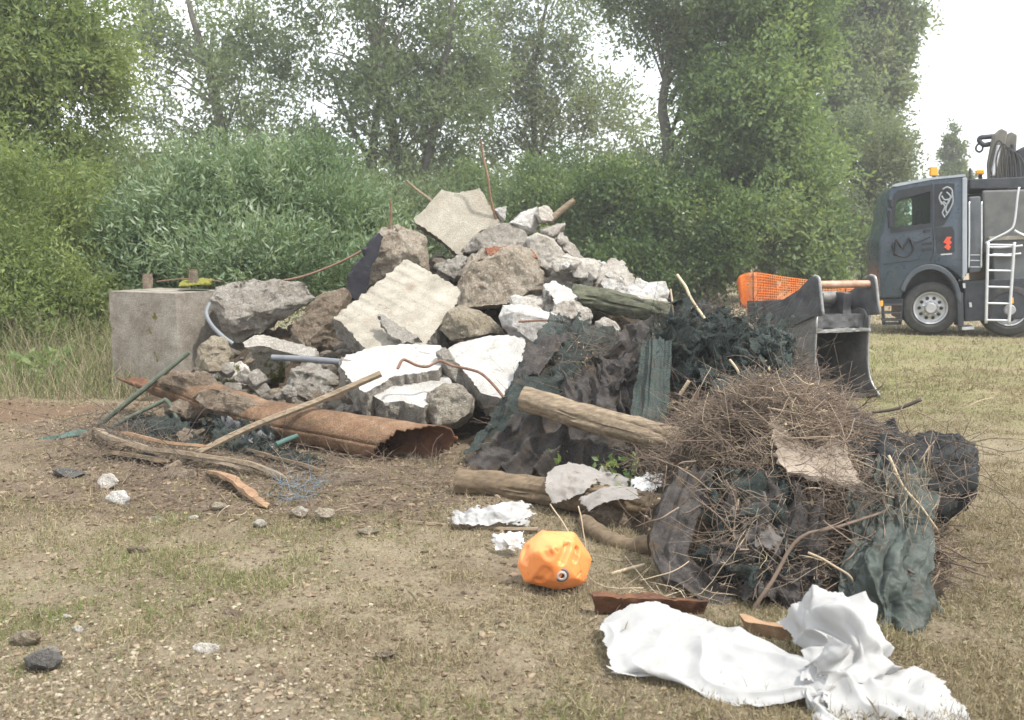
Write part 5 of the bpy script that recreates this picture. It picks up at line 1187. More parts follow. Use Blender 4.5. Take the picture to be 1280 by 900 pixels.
# ------------------------------------------------------------------ grab lorry
def lorry():
    paint = simple('slate_grey_paint', (.036,.054,.076), (.046,.067,.092), 2, .28, 200, .02, .1, None, .5)
    nt = paint.node_tree; b = nt.nodes['Principled BSDF']; oc = b.inputs['Base Color'].links[0].from_socket
    du = sharpmask(nt, noise(nt, 3.5, 7, .75), .45, .75); nt.links.new(mixc(nt, mixc(nt, .22, (0,0,0), du), oc, (.17,.15,.125)), b.inputs['Base Color'])
    nt.links.new(ramp(nt, noise(nt, 5, 5, .7), [(.35, (.22,)*3), (.7, (.5,)*3)]).outputs['Color'], b.inputs['Roughness'])
    dark = simple('black_lorry_plastic', (.018,.02,.025), (.035,.038,.045), 6, .5, 60, .1)
    chas = simple('chassis_dark', (.03,.033,.04), (.06,.065,.075), 6, .6, 60, .2)
    glass, nt, b = newmat('cab_glass'); b.inputs['Base Color'].default_value = (.03,.04,.045,1); b.inputs['Roughness'].default_value = .06; b.inputs['Specular IOR Level'].default_value = .8
    bump(nt, b, noise(nt, 2, 2, .5), .04, .02)
    alu = simple('aluminium', (.55,.56,.58), (.68,.69,.71), 8, .4, 60, .1, .6)
    rub = simple('tyre_rubber', (.04,.04,.042), (.075,.073,.07), 10, .85, 60, .3)
    amb, nt, b = newmat('amber_lens'); b.inputs['Base Color'].default_value = (.95,.42,.04,1); b.inputs['Roughness'].default_value = .25
    olive = simple('crane_olive_paint', (.12,.115,.10), (.19,.18,.16), 5, .6, 60, .1)
    decal = simple('pale_grey_decal', (.27,.29,.32), (.33,.35,.38), 12, .5, 60, .0)
    mark = simple('black_emblem', (.015,.017,.02), (.03,.03,.035), 12, .5, 60, .0)
    redd = simple('red_sticker', (.6,.06,.03), (.75,.12,.05), 14, .5, 60, 0)
    a = R(16); rr = np.array([math.cos(a), -math.sin(a), 0]); q = np.array([math.sin(a), math.cos(a), 0]); zz_ = np.array([0, 0, 1.0])
    O = at(1101, 372, 17.9); O[2] = 0
    def T(u, v, d=0.0):
        dr = ray(u, v); o = np.array([0, 0, CAMZ]) - O
        t = (d - o @ q) / (dr @ q); p = o + dr * t
        return np.array([p @ rr, p[2]])
    def Wp(s, d, z): return O + rr * s + q * d + zz_ * z
    root = thing('grab_lorry', 'dark grey grab lorry with amber beacons and aluminium ladder', 'lorry', O)
    def prism(poly_px, d0, d1, name, mm, par=root, bev=.02, smooth=False, dref=None, sub=0):
        P = [T(u, v, d0 if dref is None else dref) for u, v in poly_px]; n = len(P)
        V = np.array([Wp(s, d0, z) for s, z in P] + [Wp(s, d1, z) for s, z in P])
        Fs = [list(range(n)), list(range(n, 2 * n))[::-1]] + [[(i + 1) % n, i, n + i, n + (i + 1) % n] for i in range(n)]
        o = mesh_obj(name, V, Fs, mm, par, smooth)
        bm = bmesh.new(); bm.from_mesh(o.data); bmesh.ops.recalc_face_normals(bm, faces=bm.faces[:]); bm.to_mesh(o.data); bm.free()
        if bev: k = o.modifiers.new('bevel', 'BEVEL'); k.width = bev; k.segments = 3; k.limit_method = 'ANGLE'; k.angle_limit = R(25)
        return o
    # cab: side outline with wheel arch, 2.4 m wide
    cab = prism([(1101,373),(1099,335),(1099,300),(1104,290),(1109,262),(1113,240),(1119,231),(1163,223),(1207,219),(1209,335),(1204,352),(1197,344),(1188,337),(1172,332),(1160,332),(1148,336),(1139,343),(1132,354),(1127,373)], 0, 2.35, 'cab', paint, bev=.05)
    win = [(1120,250),(1163,239),(1163,279),(1118,284)]
    cut = prism(win, -.3, 2.7, 'cutter', dark, None, 0, dref=0)
    cab.data.materials.append(dark)
    bo = cab.modifiers.new('opening', 'BOOLEAN'); bo.object = cut; bo.operation = 'DIFFERENCE'; bo.solver = 'EXACT'; bo.material_mode = 'TRANSFER'
    bpy.context.view_layer.update()
    ev = cab.evaluated_get(bpy.context.evaluated_depsgraph_get()); nm_ = bpy.data.meshes.new_from_object(ev)
    cab.modifiers.clear(); cab.data = nm_; bpy.data.objects.remove(cut)
    cab.data.set_sharp_from_angle(angle=R(30))
    D = -.006
    def flat(poly, name, mm, d=-.008, par=cab, th=.006): return prism(poly, d, d + th, name, mm, par, 0)
    for nm2, pl in (('window_surround', [(1113,266),(1117,243),(1122,238),(1166,230),(1166,239),(1163,239),(1120,250),(1118,284),(1113,286)]), ('window_surround', [(1163,239),(1166,239),(1166,284),(1113,292),(1113,286),(1118,284),(1163,279)])):
        flat(pl, nm2, dark, -.010)
    pane = bpy.data.materials.new('door_glass'); pane.use_nodes = True; nt = pane.node_tree; b = nt.nodes['Principled BSDF']
    b.inputs['Base Color'].default_value = (.02,.03,.03,1); b.inputs['Roughness'].default_value = .03
    tr = nt.nodes.new('ShaderNodeBsdfTransparent'); tr.inputs['Color'].default_value = (.9,.97,.93,1); mx = nt.nodes.new('ShaderNodeMixShader'); mx.inputs[0].default_value = .85
    nt.links.new(b.outputs[0], mx.inputs[1]); nt.links.new(tr.outputs[0], mx.inputs[2]); nt.links.new(mx.outputs[0], nt.nodes['Material Output'].inputs['Surface'])
    flat([(1120,250),(1163,239),(1163,279),(1118,284)], 'door_window', pane, .02)
    prism([(1120,250),(1163,239),(1163,279),(1118,284)], 2.32, 2.326, 'door_window', pane, cab, 0, dref=0)
    prism([(1146,262),(1153,261),(1155,284),(1144,284)], .5, .75, 'seat', dark, cab, .03)
    rear = flat([(1168,230),(1193,229),(1193,250),(1188,268),(1180,281),(1168,284)], 'rear_side_panel', dark, -.012)
    rng2 = random.Random(4)
    def ornament(pts, w_, name, mm, par, d=-.022):
        P = np.array([Wp(*(lambda s_, z_: (s_, d, z_))(*T(u, v, d))) for u, v in pts])
        V, Fs = tubes(smooth_path(P, 24)[None], np.full((1, 24), w_), 6); return V, Fs
    parts = [ornament(p, .016, '', None, None) for p in ([(1178,237),(1184,234),(1190,238),(1189,247),(1181,250),(1177,245)], [(1183,240),(1188,246),(1184,255),(1179,252)], [(1190,240),(1191,252),(1187,262),(1182,270)], [(1176,252),(1181,258),(1178,266),(1181,272)], [(1186,250),(1182,261),(1184,268)], [(1177,240),(1174,247),(1177,256)])]
    V, Fs = join(parts); mesh_obj('scroll_emblem', V, Fs, decal, cab)
    flat([(1168,285),(1190,283),(1193,290),(1193,315),(1172,317),(1170,300)], 'lower_side_window', dark, -.012)
    for poly in ([(1179,303),(1184,296),(1190,296),(1187,300),(1190,303),(1186,307),(1182,304)], [(1180,309),(1184,305),(1189,308),(1186,313)]): flat(poly, 'red_sticker', redd, -.022)
    flat([(1176,317.5),(1190,316.5),(1190,318),(1176,319)], 'pale_strip', alu, -.016)
    # M in a ring on the door
    parts = [ornament(p, .022, '', None, None) for p in ([(1118,319),(1120,303),(1121,299)], [(1121,299),(1125,306),(1129,311)], [(1129,311),(1133,304),(1137,297)], [(1137,297),(1140,305),(1142,313)])]
    ring = [(1129 + 13.5 * math.cos(t), 307 + 14 * math.sin(t)) for t in np.linspace(R(-10), R(200), 14)]
    parts.append(ornament(ring, .017, '', None, None))
    parts.append(ornament([(1142,304),(1152,301),(1163,296)], .012, '', None, None)); 
    V, Fs = join(parts); mesh_obj('door_emblem', V, Fs, mark, cab)
    for y0 in (302, 309): flat([(1152,y0+2),(1165,y0),(1165,y0+4),(1152,y0+5)], 'lettering_strip', mark, -.014)
    # door seams, handle, trims
    for p in ([(1166,284),(1167,312),(1163,327)], [(1104,330),(1130,327),(1150,324)], [(1209,222),(1207,345)]):
        V, Fs = ornament(p, .008, '', None, None, -.004); mesh_obj('panel_seam', V, Fs, dark, cab)
    flat([(1155,287),(1163,286),(1163,290),(1155,291)], 'door_handle', dark, -.03, cab, .03)
    flat([(1113,233),(1120,229.5),(1165,221.5),(1207,217.5),(1207,220.5),(1165,224.5),(1121,233)], 'roof_edge', simple('roof_trim', (.30,.33,.37), (.38,.41,.45), 3, .35, 50, .02), -.02, cab, .06)
    prism([(1203,222),(1209,222),(1209,340),(1203,350)], -.03, .05, 'rear_corner_trim', simple('pale_cab_trim', (.30,.33,.37), (.36,.39,.43), 3, .35, 50, .02), cab, .015)
    # mirror
    prism([(1110,262),(1115,262),(1116,285),(1111,285)], -.32, -.12, 'mirror', dark, cab, .03)
    prism([(1111,248),(1116,248),(1117,260),(1112,260)], -.30, -.12, 'mirror', dark, cab, .03)
    # entry steps and bumper
    prism([(1100,373),(1130,373),(1128,382),(1101,382)], .05, 2.3, 'bumper', dark, root, .02)
    for v in (380, 390, 399): prism([(1103,v),(1128,v),(1128,v+2.2),(1103,v+2.2)], -.01, .3, 'entry_step', chas, root, .008)
    prism([(1102,380),(1105,380),(1107,406),(1103,406)], .0, .1, 'step_bracket', dark, root, .008)
    prism([(1126,380),(1129,380),(1127,406),(1123,406)], .0, .1, 'step_bracket', dark, root, .008)
    prism([(1103,403),(1127,403),(1127,406),(1103,406)], .0, .1, 'step_bracket', dark, root, .008)
    prism([(1100.5,376),(1104,376),(1104,383),(1100.5,383)], -.01, .1, 'indicator', amb, root, .008)
    # front mudguard band round the wheel
    arc = [(1163 + 33 * math.cos(t), 375 - 38 * math.sin(t)) for t in np.linspace(R(5), R(165), 16)]; arc2 = [(1163 + 39 * math.cos(t), 375 - 45 * math.sin(t)) for t in np.linspace(R(165), R(-8), 16)]
    prism(arc + arc2, -.06, .45, 'mudguard', simple('mudguard_grey', (.055,.065,.08), (.085,.095,.11), 4, .5, 60, .1), root, .02)
    prism([(1196,366),(1204,366),(1205,408),(1198,408)], -.05, .4, 'mud_flap', chas, root, .01)
    prism([(1126,372),(1130,352),(1140,340),(1163,332),(1185,337),(1198,350),(1200,402),(1126,400)], .42, 1.9, 'wheel_housing', dark, root, 0)
    # chassis, tank boxes
    prism([(1128,372),(1300,366),(1300,392),(1128,395)], .5, 1.8, 'chassis_frame', chas, root, .02)
    prism([(1205,352),(1300,346),(1300,397),(1206,402)], .05, .8, 'side_box', chas, root, .02)
    for c_ in ((1205, 357), (1213, 381)): flat([(c_[0]-1.5,c_[1]-3),(c_[0]+1.5,c_[1]-3),(c_[0]+2,c_[1]+3),(c_[0]-1,c_[1]+3)], 'side_lamp', alu, .02, root, .03)
    prism([(1202,409),(1218,408),(1218,412),(1203,413)], .0, .4, 'side_step', alu, root, .008)
    # wheels
    def wheel(u, v, rad_px, name='wheel'):
        c = T(u, v, .05); rim_r = T(u, v - rad_px, .05)[1] - c[1]
        C = Wp(c[0], .05, rim_r - .02)
        wr = thing(name, '', None, C); del wr['label']; wr.parent = root; wr.location = C - np.array(root['_o'])
        def lathe(prof, nm, mm, s=40):
            th = np.linspace(0, 2 * np.pi, s, endpoint=False)
            V = np.array([C + q * d + r_ * rim_r * (rr * math.cos(t) + zz_ * math.sin(t)) for r_, d in prof for t in th])
            idx = np.arange(len(prof) * s).reshape(-1, s)
            Fq = np.stack([idx[:-1], np.roll(idx[:-1], -1, 1), np.roll(idx[1:], -1, 1), idx[1:]], -1).reshape(-1, 4)
            o = mesh_obj(nm, V, Fq, mm, wr, True, 40); return o
        lathe([(.60, .03), (.70, -.01), (.90, -.005), (.975, .03), (1.0, .07), (1.0, .27), (.95, .31), (.6, .30)], 'tyre', rub)
        lathe([(.62, .02), (.60, .0), (.56, .01), (.53, .06), (.44, .075), (.30, .045), (.22, .02), (.20, -.03), (.17, -.05), (.001, -.05)], 'rim', simple('wheel_silver', (.36,.36,.37), (.5,.5,.51), 6, .45, 60, .1, .4))
        parts = []
        for k in range(10):
            t = 2 * math.pi * k / 10; p0 = C + q * .05 + .385 * rim_r * (rr * math.cos(t) + zz_ * math.sin(t))
            V, Fs = tubes(np.array([[p0, p0 + q * .015 - q * .02]]), np.full((1, 2), .034), 10); mesh_obj('hand_hole', V, Fs, dark, wr)
        parts = []
        for k in range(10):
            t = 2 * math.pi * (k + .5) / 10; p0 = C + q * .04 + .27 * rim_r * (rr * math.cos(t) + zz_ * math.sin(t))
            parts.append(tubes(np.array([[p0, p0 - q * .035]]), np.full((1, 2), .016), 6))
        V, Fs = join(parts); mesh_obj('wheel_nut', V, Fs, alu, wr)
    wheel(1163, 390, 33); wheel(1262, 388, 33)
    wx = Wp(*(lambda p: (p[0], 0, p[1]))(T(1163, 390)))
    # beacons
    for (u, v0, v1, d) in ((1168, 222, 208, .5), (1226, 220, 212, 1.6)):
        prism([(u-4.5,v1),(u+4.5,v1),(u+5,v0-2),(u-5,v0-2)], d, d + .16, 'beacon', amb, root, .02)
        prism([(u-2,v0-2),(u+2,v0-2),(u+2,v0+4),(u-2,v0+4)], d + .03, d + .12, 'beacon_mount', dark, root, 0)
    prism([(1212,210),(1214,210),(1215,232),(1211,232)], .4, .46, 'horn_post', rub, root, 0)
    # intake stack and headboard behind the cab
    prism([(1211,246),(1226,245),(1226,340),(1211,342)], .1, .55, 'air_intake', simple('intake_grey', (.09,.10,.115), (.13,.14,.155), 3, .5, 60, .1), root, .03)
    prism([(1228,238),(1300,236),(1300,312),(1229,316)], .25, 2.2, 'body_headboard', simple('headboard_grey', (.10,.105,.105), (.15,.15,.145), 4, .6, 60, .1), root, .04)
    prism([(1212,224),(1300,220),(1300,236),(1212,236)], .3, 2.0, 'top_guard', chas, root, .02)
    for u in (1211.5, 1227): V, Fs = ornament([(u, 252), (u, 300), (u-.5, 335)], .018, '', None, None, .05); mesh_obj('grab_rail', V, Fs, alu, root)
    for v in (318, 325, 333): prism([(1213,v),(1225,v),(1225,v+1.2),(1213,v+1.2)], .08, .1, 'vent_slat', alu, root, 0)
    # tipping body
    prism([(1240,300),(1420,292),(1420,352),(1243,356)], .1, 2.4, 'tipper_body', simple('tipper_grey', (.10,.11,.12), (.15,.155,.16), 4, .6, 60, .1), root, .03)
    prism([(1236,296),(1420,288),(1420,293),(1237,301)], .02, .2, 'body_rail', simple('sandy_rail', (.28,.26,.22), (.36,.33,.28), 4, .7, 60, .1), root, .01)
    # folded crane
    cr = thing('crane', '', None, Wp(*(lambda p: (p[0], 1.0, 1.2))(T(1258, 300, 1.0)))); del cr['label']; cr.parent = root; cr.location = np.array(cr['_o']) - np.array(root['_o'])
    prism([(1250,300),(1256,232),(1282,230),(1286,300)], .7, 1.15, 'crane_column', olive, cr, .04)
    prism([(1237,226),(1236,204),(1243,168),(1252,160),(1260,164),(1254,200),(1252,230)], .45, .68, 'folded_boom', olive, cr, .03)
    prism([(1250,228),(1256,176),(1264,164),(1272,168),(1270,200),(1268,236)], .72, .98, 'folded_boom', olive, cr, .03)
    prism([(1266,238),(1272,188),(1282,182),(1296,196),(1296,246)], .55, .85, 'folded_boom', chas, cr, .03)
    prism([(1246,240),(1262,236),(1290,240),(1290,256),(1250,258)], .5, 1.0, 'slew_base', chas, cr, .03)
    V, Fs = ornament([(1241,220),(1249,182)], .05, '', None, None, .40); mesh_obj('boom_cylinder', V, Fs, alu, cr)
    V, Fs = ornament([(1262,222),(1266,180)], .045, '', None, None, .66); mesh_obj('boom_cylinder', V, Fs, chas, cr)
    for k in range(5):
        V, Fs = ornament([(1243+k*6,232),(1238+k*7,205-k*3),(1247+k*6,176+k*4),(1256+k*6,190+k*4),(1258+k*6,240)], .018, '', None, None, .36); mesh_obj('hydraulic_hose', V, Fs, rub, cr)
    V, Fs = ornament([(1252,178),(1238,180),(1230,181),(1224,176),(1226,172),(1236,171),(1246,170)], .05, '', None, None, .7); mesh_obj('boom_tip', V, Fs, chas, cr)
    V, Fs = ornament([(1226,178),(1221,182),(1220,187),(1224,190),(1228,187),(1228,180)], .022, '', None, None, .7); mesh_obj('hook', V, Fs, chas, cr)
    for p in ([(1232,304),(1245,297),(1262,288),(1268,278),(1272,245),(1274,234)], [(1268,288),(1275,292),(1284,296)], [(1234,309),(1256,309),(1278,307)], [(1240,318),(1262,318),(1276,317)]):
        V, Fs = ornament(p, .022, '', None, None, .0); mesh_obj('handrail', V, Fs, alu, root)
    # ladder
    lad = thing('ladder', '', None, Wp(T(1250, 405)[0], -.08, .3)); del lad['label']; lad.parent = root; lad.location = np.array(lad['_o']) - np.array(root['_o'])
    for p in ([(1235,303),(1232.5,404)], [(1268,303),(1261,406)]):
        V, Fs = ornament(p, .032, '', None, None, -.08); mesh_obj('stile', V, Fs, alu, lad)
    for k, v in enumerate((306, 319, 338, 358.5, 379, 400)):
        u0 = 1235 - (v - 303) * .025; u1 = 1268 - (v - 303) * .068
        V, Fs = ornament([(u0, v), (u1, v + .6)], .022, '', None, None, -.08); mesh_obj('rung', V, Fs, alu, lad)
    flat([(1262,373),(1267,372),(1267,379),(1262,380)], 'side_marker', amb, -.1, root, .05)
    for (u, v) in ((1270, 362), (1270, 387)):
        c = T(u, v, .1); P0 = Wp(c[0], .1, c[1]); V, Fs = tubes(np.array([[P0, P0 + q * .4]]), np.full((1, 2), .14), 20); mesh_obj('air_tank', V, Fs, chas, root, True, 40)
lorry()

# ------------------------------------------------------------------ trees and bushes
L1 = leafmat('willow_leaf', [(0,(.09,.135,.05)), (.5,(.175,.235,.09)), (1,(.31,.36,.15))], .55)
L2 = leafmat('silver_willow_leaf', [(0,(.10,.16,.085)), (.5,(.165,.24,.135)), (.85,(.25,.32,.20)), (1,(.36,.42,.32))], .45, .45)
L3 = leafmat('dark_tree_leaf', [(0,(.10,.14,.08)), (.5,(.17,.22,.125)), (1,(.27,.32,.19))], .55)
L4 = leafmat('poplar_leaf', [(0,(.10,.155,.07)), (.5,(.175,.25,.11)), (1,(.28,.35,.17))], .55)
L5 = leafmat('hedge_leaf', [(0,(.04,.075,.028)), (.5,(.095,.155,.052)), (.85,(.18,.245,.085)), (1,(.38,.42,.18))], .45, .45)
L6 = leafmat('pale_tree_leaf', [(0,(.11,.145,.095)), (.5,(.18,.22,.14)), (1,(.28,.32,.21))], .55)
BK = simple('tree_bark', (.07,.065,.055), (.14,.13,.115), 6, .9, 30, .5)
def tree(name, label, group, trunk, blobs, lm, nsp, nleaf, lsize, wr, slen, spread, rt=.2, rtop=.06, seed=1, cat='tree', extra_trunks=(), limbs=True, **kw):
    base = at(*trunk[0]); base[2] = min(base[2], 0.0)
    root = thing(name, label, cat, base, group)
    V, Fs, t = crown(blobs, nsp, nleaf, lsize, wr, slen, spread, seed=seed, **kw)
    mesh_obj('crown', V, Fs, lm, root, False, None, None, t)
    parts = []
    for tr, a, b_ in [(trunk, rt, rtop)] + list(extra_trunks):
        pts = [at(*p) for p in tr]
        if tr is trunk: pts = [base] + pts[1:] if pts[0][2] > .3 else pts
        path = smooth_path(pts, 30); path = path + .06 * np.stack([fbm(path, .7, 3, seed + j) for j in range(3)], 1)
        parts.append(tubes(path[None], np.linspace(a, b_, 30)[None], 10))
        if tr is trunk: main = path
    if limbs:
        for b in blobs:
            c = at(*b[:3]); j = np.argmin(np.linalg.norm(main - (c - [0, 0, .25 * abs(c[2])]), axis=1)); p0 = main[min(j, 27)]
            for k in range(3):
                e = c + rng.normal(0, .35, 3) * np.array([b[3], b[3], b[4]]) * b[2] / F
                mid = (p0 + e) / 2 + rng.normal(0, .15, 3) + [0, 0, .12 * np.linalg.norm(e - p0)]
                pth = smooth_path([p0, mid, e], 12); parts.append(tubes(pth[None], np.linspace(rt * .17, .014, 12)[None], 6))
    V, Fs = join(parts); mesh_obj('trunk', V, Fs, BK, root, True)
    return root
GB = 'trees along the field edge'
# far left, yellow-green willow with drooping sprays
tree('willow_tree', 'yellow-green willow with drooping sprays at the field edge', GB, [(-60,420,17), (-40,250,17), (0,100,17), (20,-40,17)],
     [(20,60,17,110,70), (-40,160,16.5,110,90), (70,110,17.5,70,60), (10,230,16,90,80), (60,20,17.5,80,60), (-60,20,17,120,90)], L1, 7000, 17, .11, .18, .7, .06, .25, .08, 11, updir=(0, 0, -.35), out=.55, tb=.08, gap=.25)
tree('willow_tree', 'lower yellowish willow scrub beneath the drooping one', GB, [(10,470,13.2), (15,380,13.2), (25,300,13.4)],
     [(30,300,13.5,75,90), (60,390,13,60,70), (-20,360,12.5,70,110), (85,330,14.2,50,80), (20,420,12.3,60,60), (95,430,13,40,50)], L1, 4200, 15, .08, .17, .55, .05, .10, .03, 12, cat='tree', updir=(0, 0, .35), out=.6, tb=.12, gap=.1)
tree('dark_tree', 'dark leaning tree with open airy crown against white sky', GB, [(300,330,35), (284,210,35), (272,140,35), (255,70,35), (235,0,35)],
     [(250,30,35,85,50), (175,90,36,45,50), (300,110,35,60,45), (230,150,35,60,35), (320,40,36,45,40), (190,30,36,40,35), (190,180,36,70,45), (300,190,34,70,40)], L3, 3300, 15, .20, .2, 1.0, .15, .28, .1, 13, out=.6, gap=.62)
tree('dark_tree', 'dark tree with thick forked trunks behind the silver bush', GB, [(500,330,34), (497,250,34), (490,160,34), (470,60,34), (455,-40,34)],
     [(400,60,35,55,70), (470,30,34,60,60), (550,50,34,55,60), (420,150,34,60,55), (500,130,34,60,55), (560,140,34,45,55), (390,210,33,65,45), (470,-30,34,90,50), (590,70,36,35,60), (440,200,35,50,40), (540,200,33,40,30)], L3, 5400, 15, .20, .2, 1.0, .15, .28, .12, 14,
     extra_trunks=(([(470,330,34.3),(466,230,34.3),(472,140,34.3),(500,40,34.3)], .26, .08), ([(520,320,33.6),(528,230,33.6),(545,150,33.6),(560,60,33.6),(565,-10,33.6)], .24, .06), ([(485,330,34.6),(480,240,34.6),(440,160,34.6),(415,90,34.6)], .18, .05)), out=.6, gap=.6)
tree('pale_tree', 'pale slender tree fading into the white sky', GB, [(668,330,42), (668,200,42), (667,90,42), (690,-20,42)],
     [(680,20,42,60,50), (630,70,42,35,50), (690,100,42,50,40), (650,150,42,55,40), (730,140,41,50,45), (770,150,40,45,50), (610,150,42,40,50), (700,-40,42,60,40)], L6, 2700, 15, .22, .2, 1.1, .2, .2, .06, 15, out=.6, gap=.58, tb=.15)
tree('ash_tree', 'sparse tree with forked dark trunk against bright sky', GB, [(838,330,31), (835,190,31), (828,130,31), (840,60,31), (850,-20,31)],
     [(840,20,31,55,45), (800,10,31,30,30), (885,40,31,35,45), (870,110,31,20,40), (830,-40,31,80,40), (800,230,30,60,40)], L3, 2400, 15, .17, .22, .8, .14, .24, .08, 16,
     extra_trunks=(([(838,185,31),(858,160,31),(880,125,31),(905,80,31)], .12, .04), ([(836,130,31),(850,95,31),(848,60,31),(860,10,31)], .10, .03)), out=.6, gap=.35)
tree('poplar_tree', 'tall bright green poplar above the orange barrier', GB, [(960,390,30), (960,250,30), (950,100,30), (950,-40,30)],
     [(940,60,30,62,60), (985,30,30.5,45,50), (950,150,29.5,70,52), (1000,120,30.5,38,50), (935,230,29,64,50), (990,220,29.5,55,50), (960,290,28.5,70,38), (1000,300,28.5,45,36), (888,165,30,28,40), (955,-20,30,75,45), (895,40,30.5,34,38)], L4, 9500, 17, .16, .24, 1.0, .12, .35, .1, 17, out=.45, updir=(0,0,-.05), gap=.42, tb=.06)
tree('poplar_tree', 'taller bluish poplar rising behind the bright one', GB, [(1090,390,46), (1090,250,46), (1090,100,46), (1090,0,46)],
     [(1085,20,46,50,60), (1100,90,46,38,60), (1055,80,46,40,60), (1078,150,46,48,50), (1112,35,46,22,40), (1075,-30,46,42,40)], L3, 5000, 16, .24, .24, .8, .16, .4, .1, 18, out=.4, updir=(0,0,.4), gap=.15, tb=.2)
tree('scrub_tree', 'rounded pale green tree low beside the lorry cab', GB, [(1080,390,37), (1080,300,37), (1085,200,37)],
     [(1075,195,37,48,50), (1102,232,37,34,52), (1055,262,36.5,45,55), (1092,302,36,42,38), (1040,312,35.5,36,32), (1118,190,38,18,28)], L6, 3400, 15, .14, .24, .8, .13, .2, .06, 19, out=.4, gap=.08)
tree('conifer_tree', 'small dark pointed tree behind the lorry roof', GB, [(1190,360,62), (1190,280,62), (1190,165,62)],
     [(1190,172,62,6,12), (1190,190,62,11,12), (1190,208,62,15,13), (1190,228,62,20,16), (1190,255,62,24,22)], L3, 1300, 13, .20, .26, .4, .10, .25, .04, 20, out=.3, updir=(0,0,.5))
tree('far_tree', 'low hazy tree hidden mostly by the crane', GB, [(1300,360,70), (1300,290,70), (1290,230,70)], [(1250,250,70,40,35), (1310,235,70,50,45), (1370,240,70,50,45)], L3, 900, 13, .3, .26, 1.0, .2, .3, .08, 21, out=.3)
GBU = 'bushes behind the heaps'
def bush(name, label, stem, blobs, lm, nsp, nleaf, lsize, wr, slen, spread, seed, **kw): return tree(name, label, GBU, stem, blobs, lm, nsp, nleaf, lsize, wr, slen, spread, .07, .02, seed, 'bush', **kw)
bush('silver_willow_bush', 'wide silvery willow bush behind the square block', [(320,400,15), (320,330,15), (315,270,15)],
     [(320,300,15,95,55), (230,315,14.6,65,52), (410,305,15,60,48), (200,340,14.2,45,38), (440,325,14.6,42,40), (320,345,14,120,30), (270,268,15.2,45,30), (365,262,15.4,50,32), (310,252,15.4,40,26)], L2, 7500, 22, .10, .15, .85, .05, 22, updir=(0, 0, .8), out=.7, follow=.9, shell=.7, gap=.25, tipt=.30, tb=-.04)
bush('dense_bush', 'dense dark hedge bush right behind the rubble', [(820,390,28), (820,340,28), (820,260,28)],
     [(780,285,28,65,50), (850,290,28,65,55), (730,310,28.5,50,62), (905,318,27.5,45,48), (820,330,27.5,90,45), (760,240,29,45,28), (690,295,29,45,52), (840,240,28.5,45,25)], L5, 9500, 15, .12, .3, .6, .10, 23, out=.4, gap=.3)
bush('mid_bush', 'mid green scrub directly behind the peak slab', [(620,380,31), (620,320,31), (625,240,31)],
     [(640,255,31,60,42), (580,270,31.5,50,45), (700,240,31,48,40), (620,315,30,85,55), (545,300,31,48,48)], L4, 4200, 15, .12, .25, .6, .1, 24, out=.45, gap=.25, tb=-.05)
bush('dark_bush', 'dark green scrub between willow and dark trees', [(130,400,19), (130,330,19), (135,250,19)],
     [(130,280,19,60,70), (170,230,22,50,50), (110,350,17.5,50,60), (150,330,18,50,60)], L3, 2600, 15, .11, .2, .6, .09, 25, out=.45, gap=.1)
bush('dark_bush', 'dark scrub seen between the silver bush and peak slab', [(500,390,26), (500,330,26), (500,270,26)],
     [(500,290,26,60,60), (440,300,27,60,60), (540,320,25,50,60)], L3, 2200, 14, .13, .22, .7, .1, 26, out=.45, tb=-.1)
# far wood that closes the view between trunks
blobs = [(u, 270 + 22 * math.sin(u * .031) + rng.uniform(-12, 12), 58 + 4 * math.sin(u), 70, 62 + rng.uniform(-8, 12)) for u in range(-200, 1110, 55)] + [(u, 318, 85, 60, 14 + rng.uniform(0, 5)) for u in range(1080, 1700, 60)]
V, Fs, t = crown(blobs, 7500, 12, .34, .26, 1.3, .3, seed=91, out=.4)
tag(mesh_obj('far_wood', V, Fs, L3, None, False, None, None, t), 'far belt of woodland closing the view between the trunks', 'woodland', None, 'stuff')
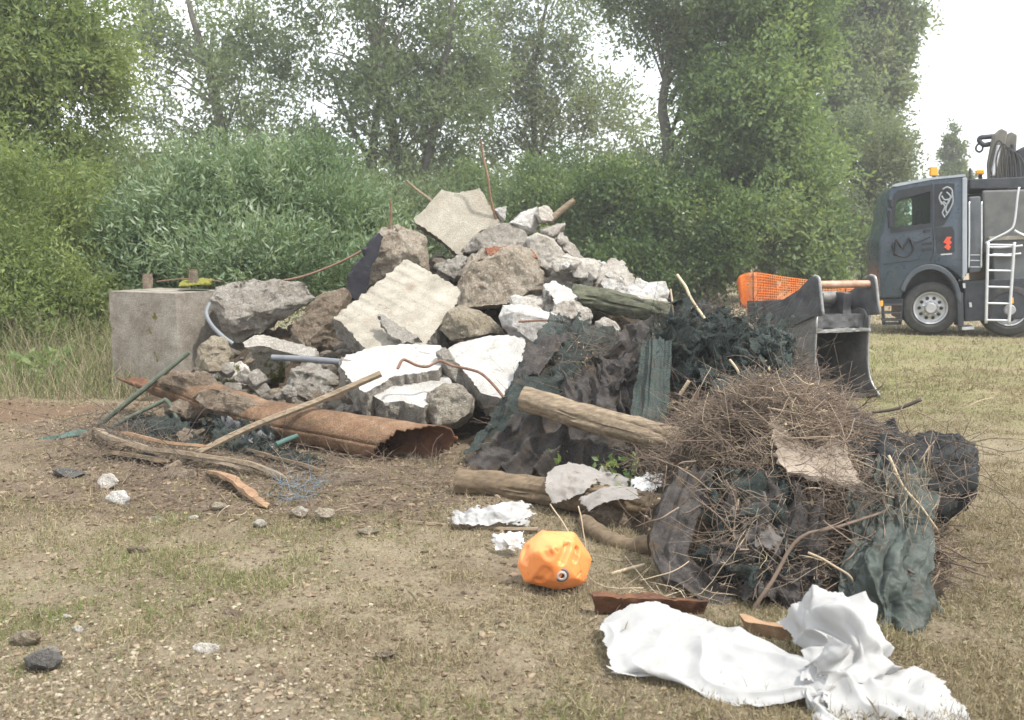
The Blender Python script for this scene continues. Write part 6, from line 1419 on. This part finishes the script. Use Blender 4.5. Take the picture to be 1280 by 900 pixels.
# tall weeds along the left edge
def weeds():
    n = 5200
    u = rng.uniform(-90, 185, n); v0 = rng.uniform(425, 500, n)
    P = np.array([gnd(a, b) for a, b in zip(u, v0)])
    L = rng.uniform(.2, .95, n) * np.clip((P[:, 1] - 8.5) / 3, .25, 1)
    D = rng.normal(size=(n, 3)) * .28 + [0, 0, 1]
    (V, Fs), _ = twig_arrays(P, D, L, np.full(n, .003), k=4, bend=.35, sides=4)
    t = np.where(rng.random(n) < .45, rng.uniform(.68, 1, n), np.clip(rng.normal(.38, .16, n), 0, .62))
    body = 3 * 4
    tt = np.concatenate([np.repeat(t, body), t, t])
    tag(mesh_obj('tall_grass', V, Fs, M['straw'], None, False, None, None, tt), 'tall dry grass and stems under the willow scrub', 'tall grass', None, 'stuff')
weeds()
def weed(name, label, u, v, Y, h, n, lm, ls):
    root = thing(name, label, 'plant', (at(u, v, Y)[0], Y, 0))
    b = np.array(root['_o']); C = b + rng.normal(0, 1, (n, 3)) * [.16, .16, 0] + np.stack([0 * np.arange(n), 0 * np.arange(n), rng.uniform(.03, h * .6, n)], 1)
    D = nrm(rng.normal(size=(n, 3)) * .5 + [0, 0, .8])
    V, Fs, sid = sprays(C, D, np.full(n, h * .5), 9, .03, ls, .3, .5)
    mesh_obj('leaves', V, Fs, lm, root, False, None, None, np.clip(rng.normal(.75, .2, len(Fs)), 0, 1))
    (V, Fs), _ = twig_arrays(np.repeat(b[None], 7, 0) + rng.normal(0, .05, (7, 3)) * [1, 1, 0], rng.normal(size=(7, 3)) * .3 + [0, 0, 1], np.full(7, h * .8), np.full(7, .006), k=4)
    mesh_obj('stem', V, Fs, M['greenpole'], root)
weed('nettle', 'bright green nettle clump at the left scrub edge', 54, 480, gY(54, 482), .42, 40, L4, .09)
weed('seedling', 'few green shoots growing between the two logs', 775, 578, 5.75, .25, 16, L5, .05)

# thin scattering volume added to imitate a veil of lens glare
hz = bpy.data.materials.new('glare_veil'); hz.use_nodes = True; nt = hz.node_tree; nt.nodes.remove(nt.nodes['Principled BSDF'])
pv = nt.nodes.new('ShaderNodeVolumePrincipled'); pv.inputs['Color'].default_value = (.93, .96, 1, 1); pv.inputs['Density'].default_value = GLARE_VEIL; pv.inputs['Anisotropy'].default_value = .3
nt.links.new(pv.outputs[0], nt.nodes['Material Output'].inputs['Volume'])
if GLARE_VEIL > 0:
    bm = bmesh.new(); bmesh.ops.create_cube(bm, size=1.0)
    V = np.array([v.co[:] for v in bm.verts]) * [530, 487, 24] + [0, 181.5, 10.6]; Fs = [[v.index for v in f.verts] for f in bm.faces]; bm.free()
    hb = mesh_obj('glare_veil', V, Fs, hz, None, False, None, (0, 0, 0)); tag(hb, 'thin veil volume added to imitate lens glare', 'glare_veil', None, 'stuff')
for o in bpy.data.objects:
    if '_o' in o: del o['_o']
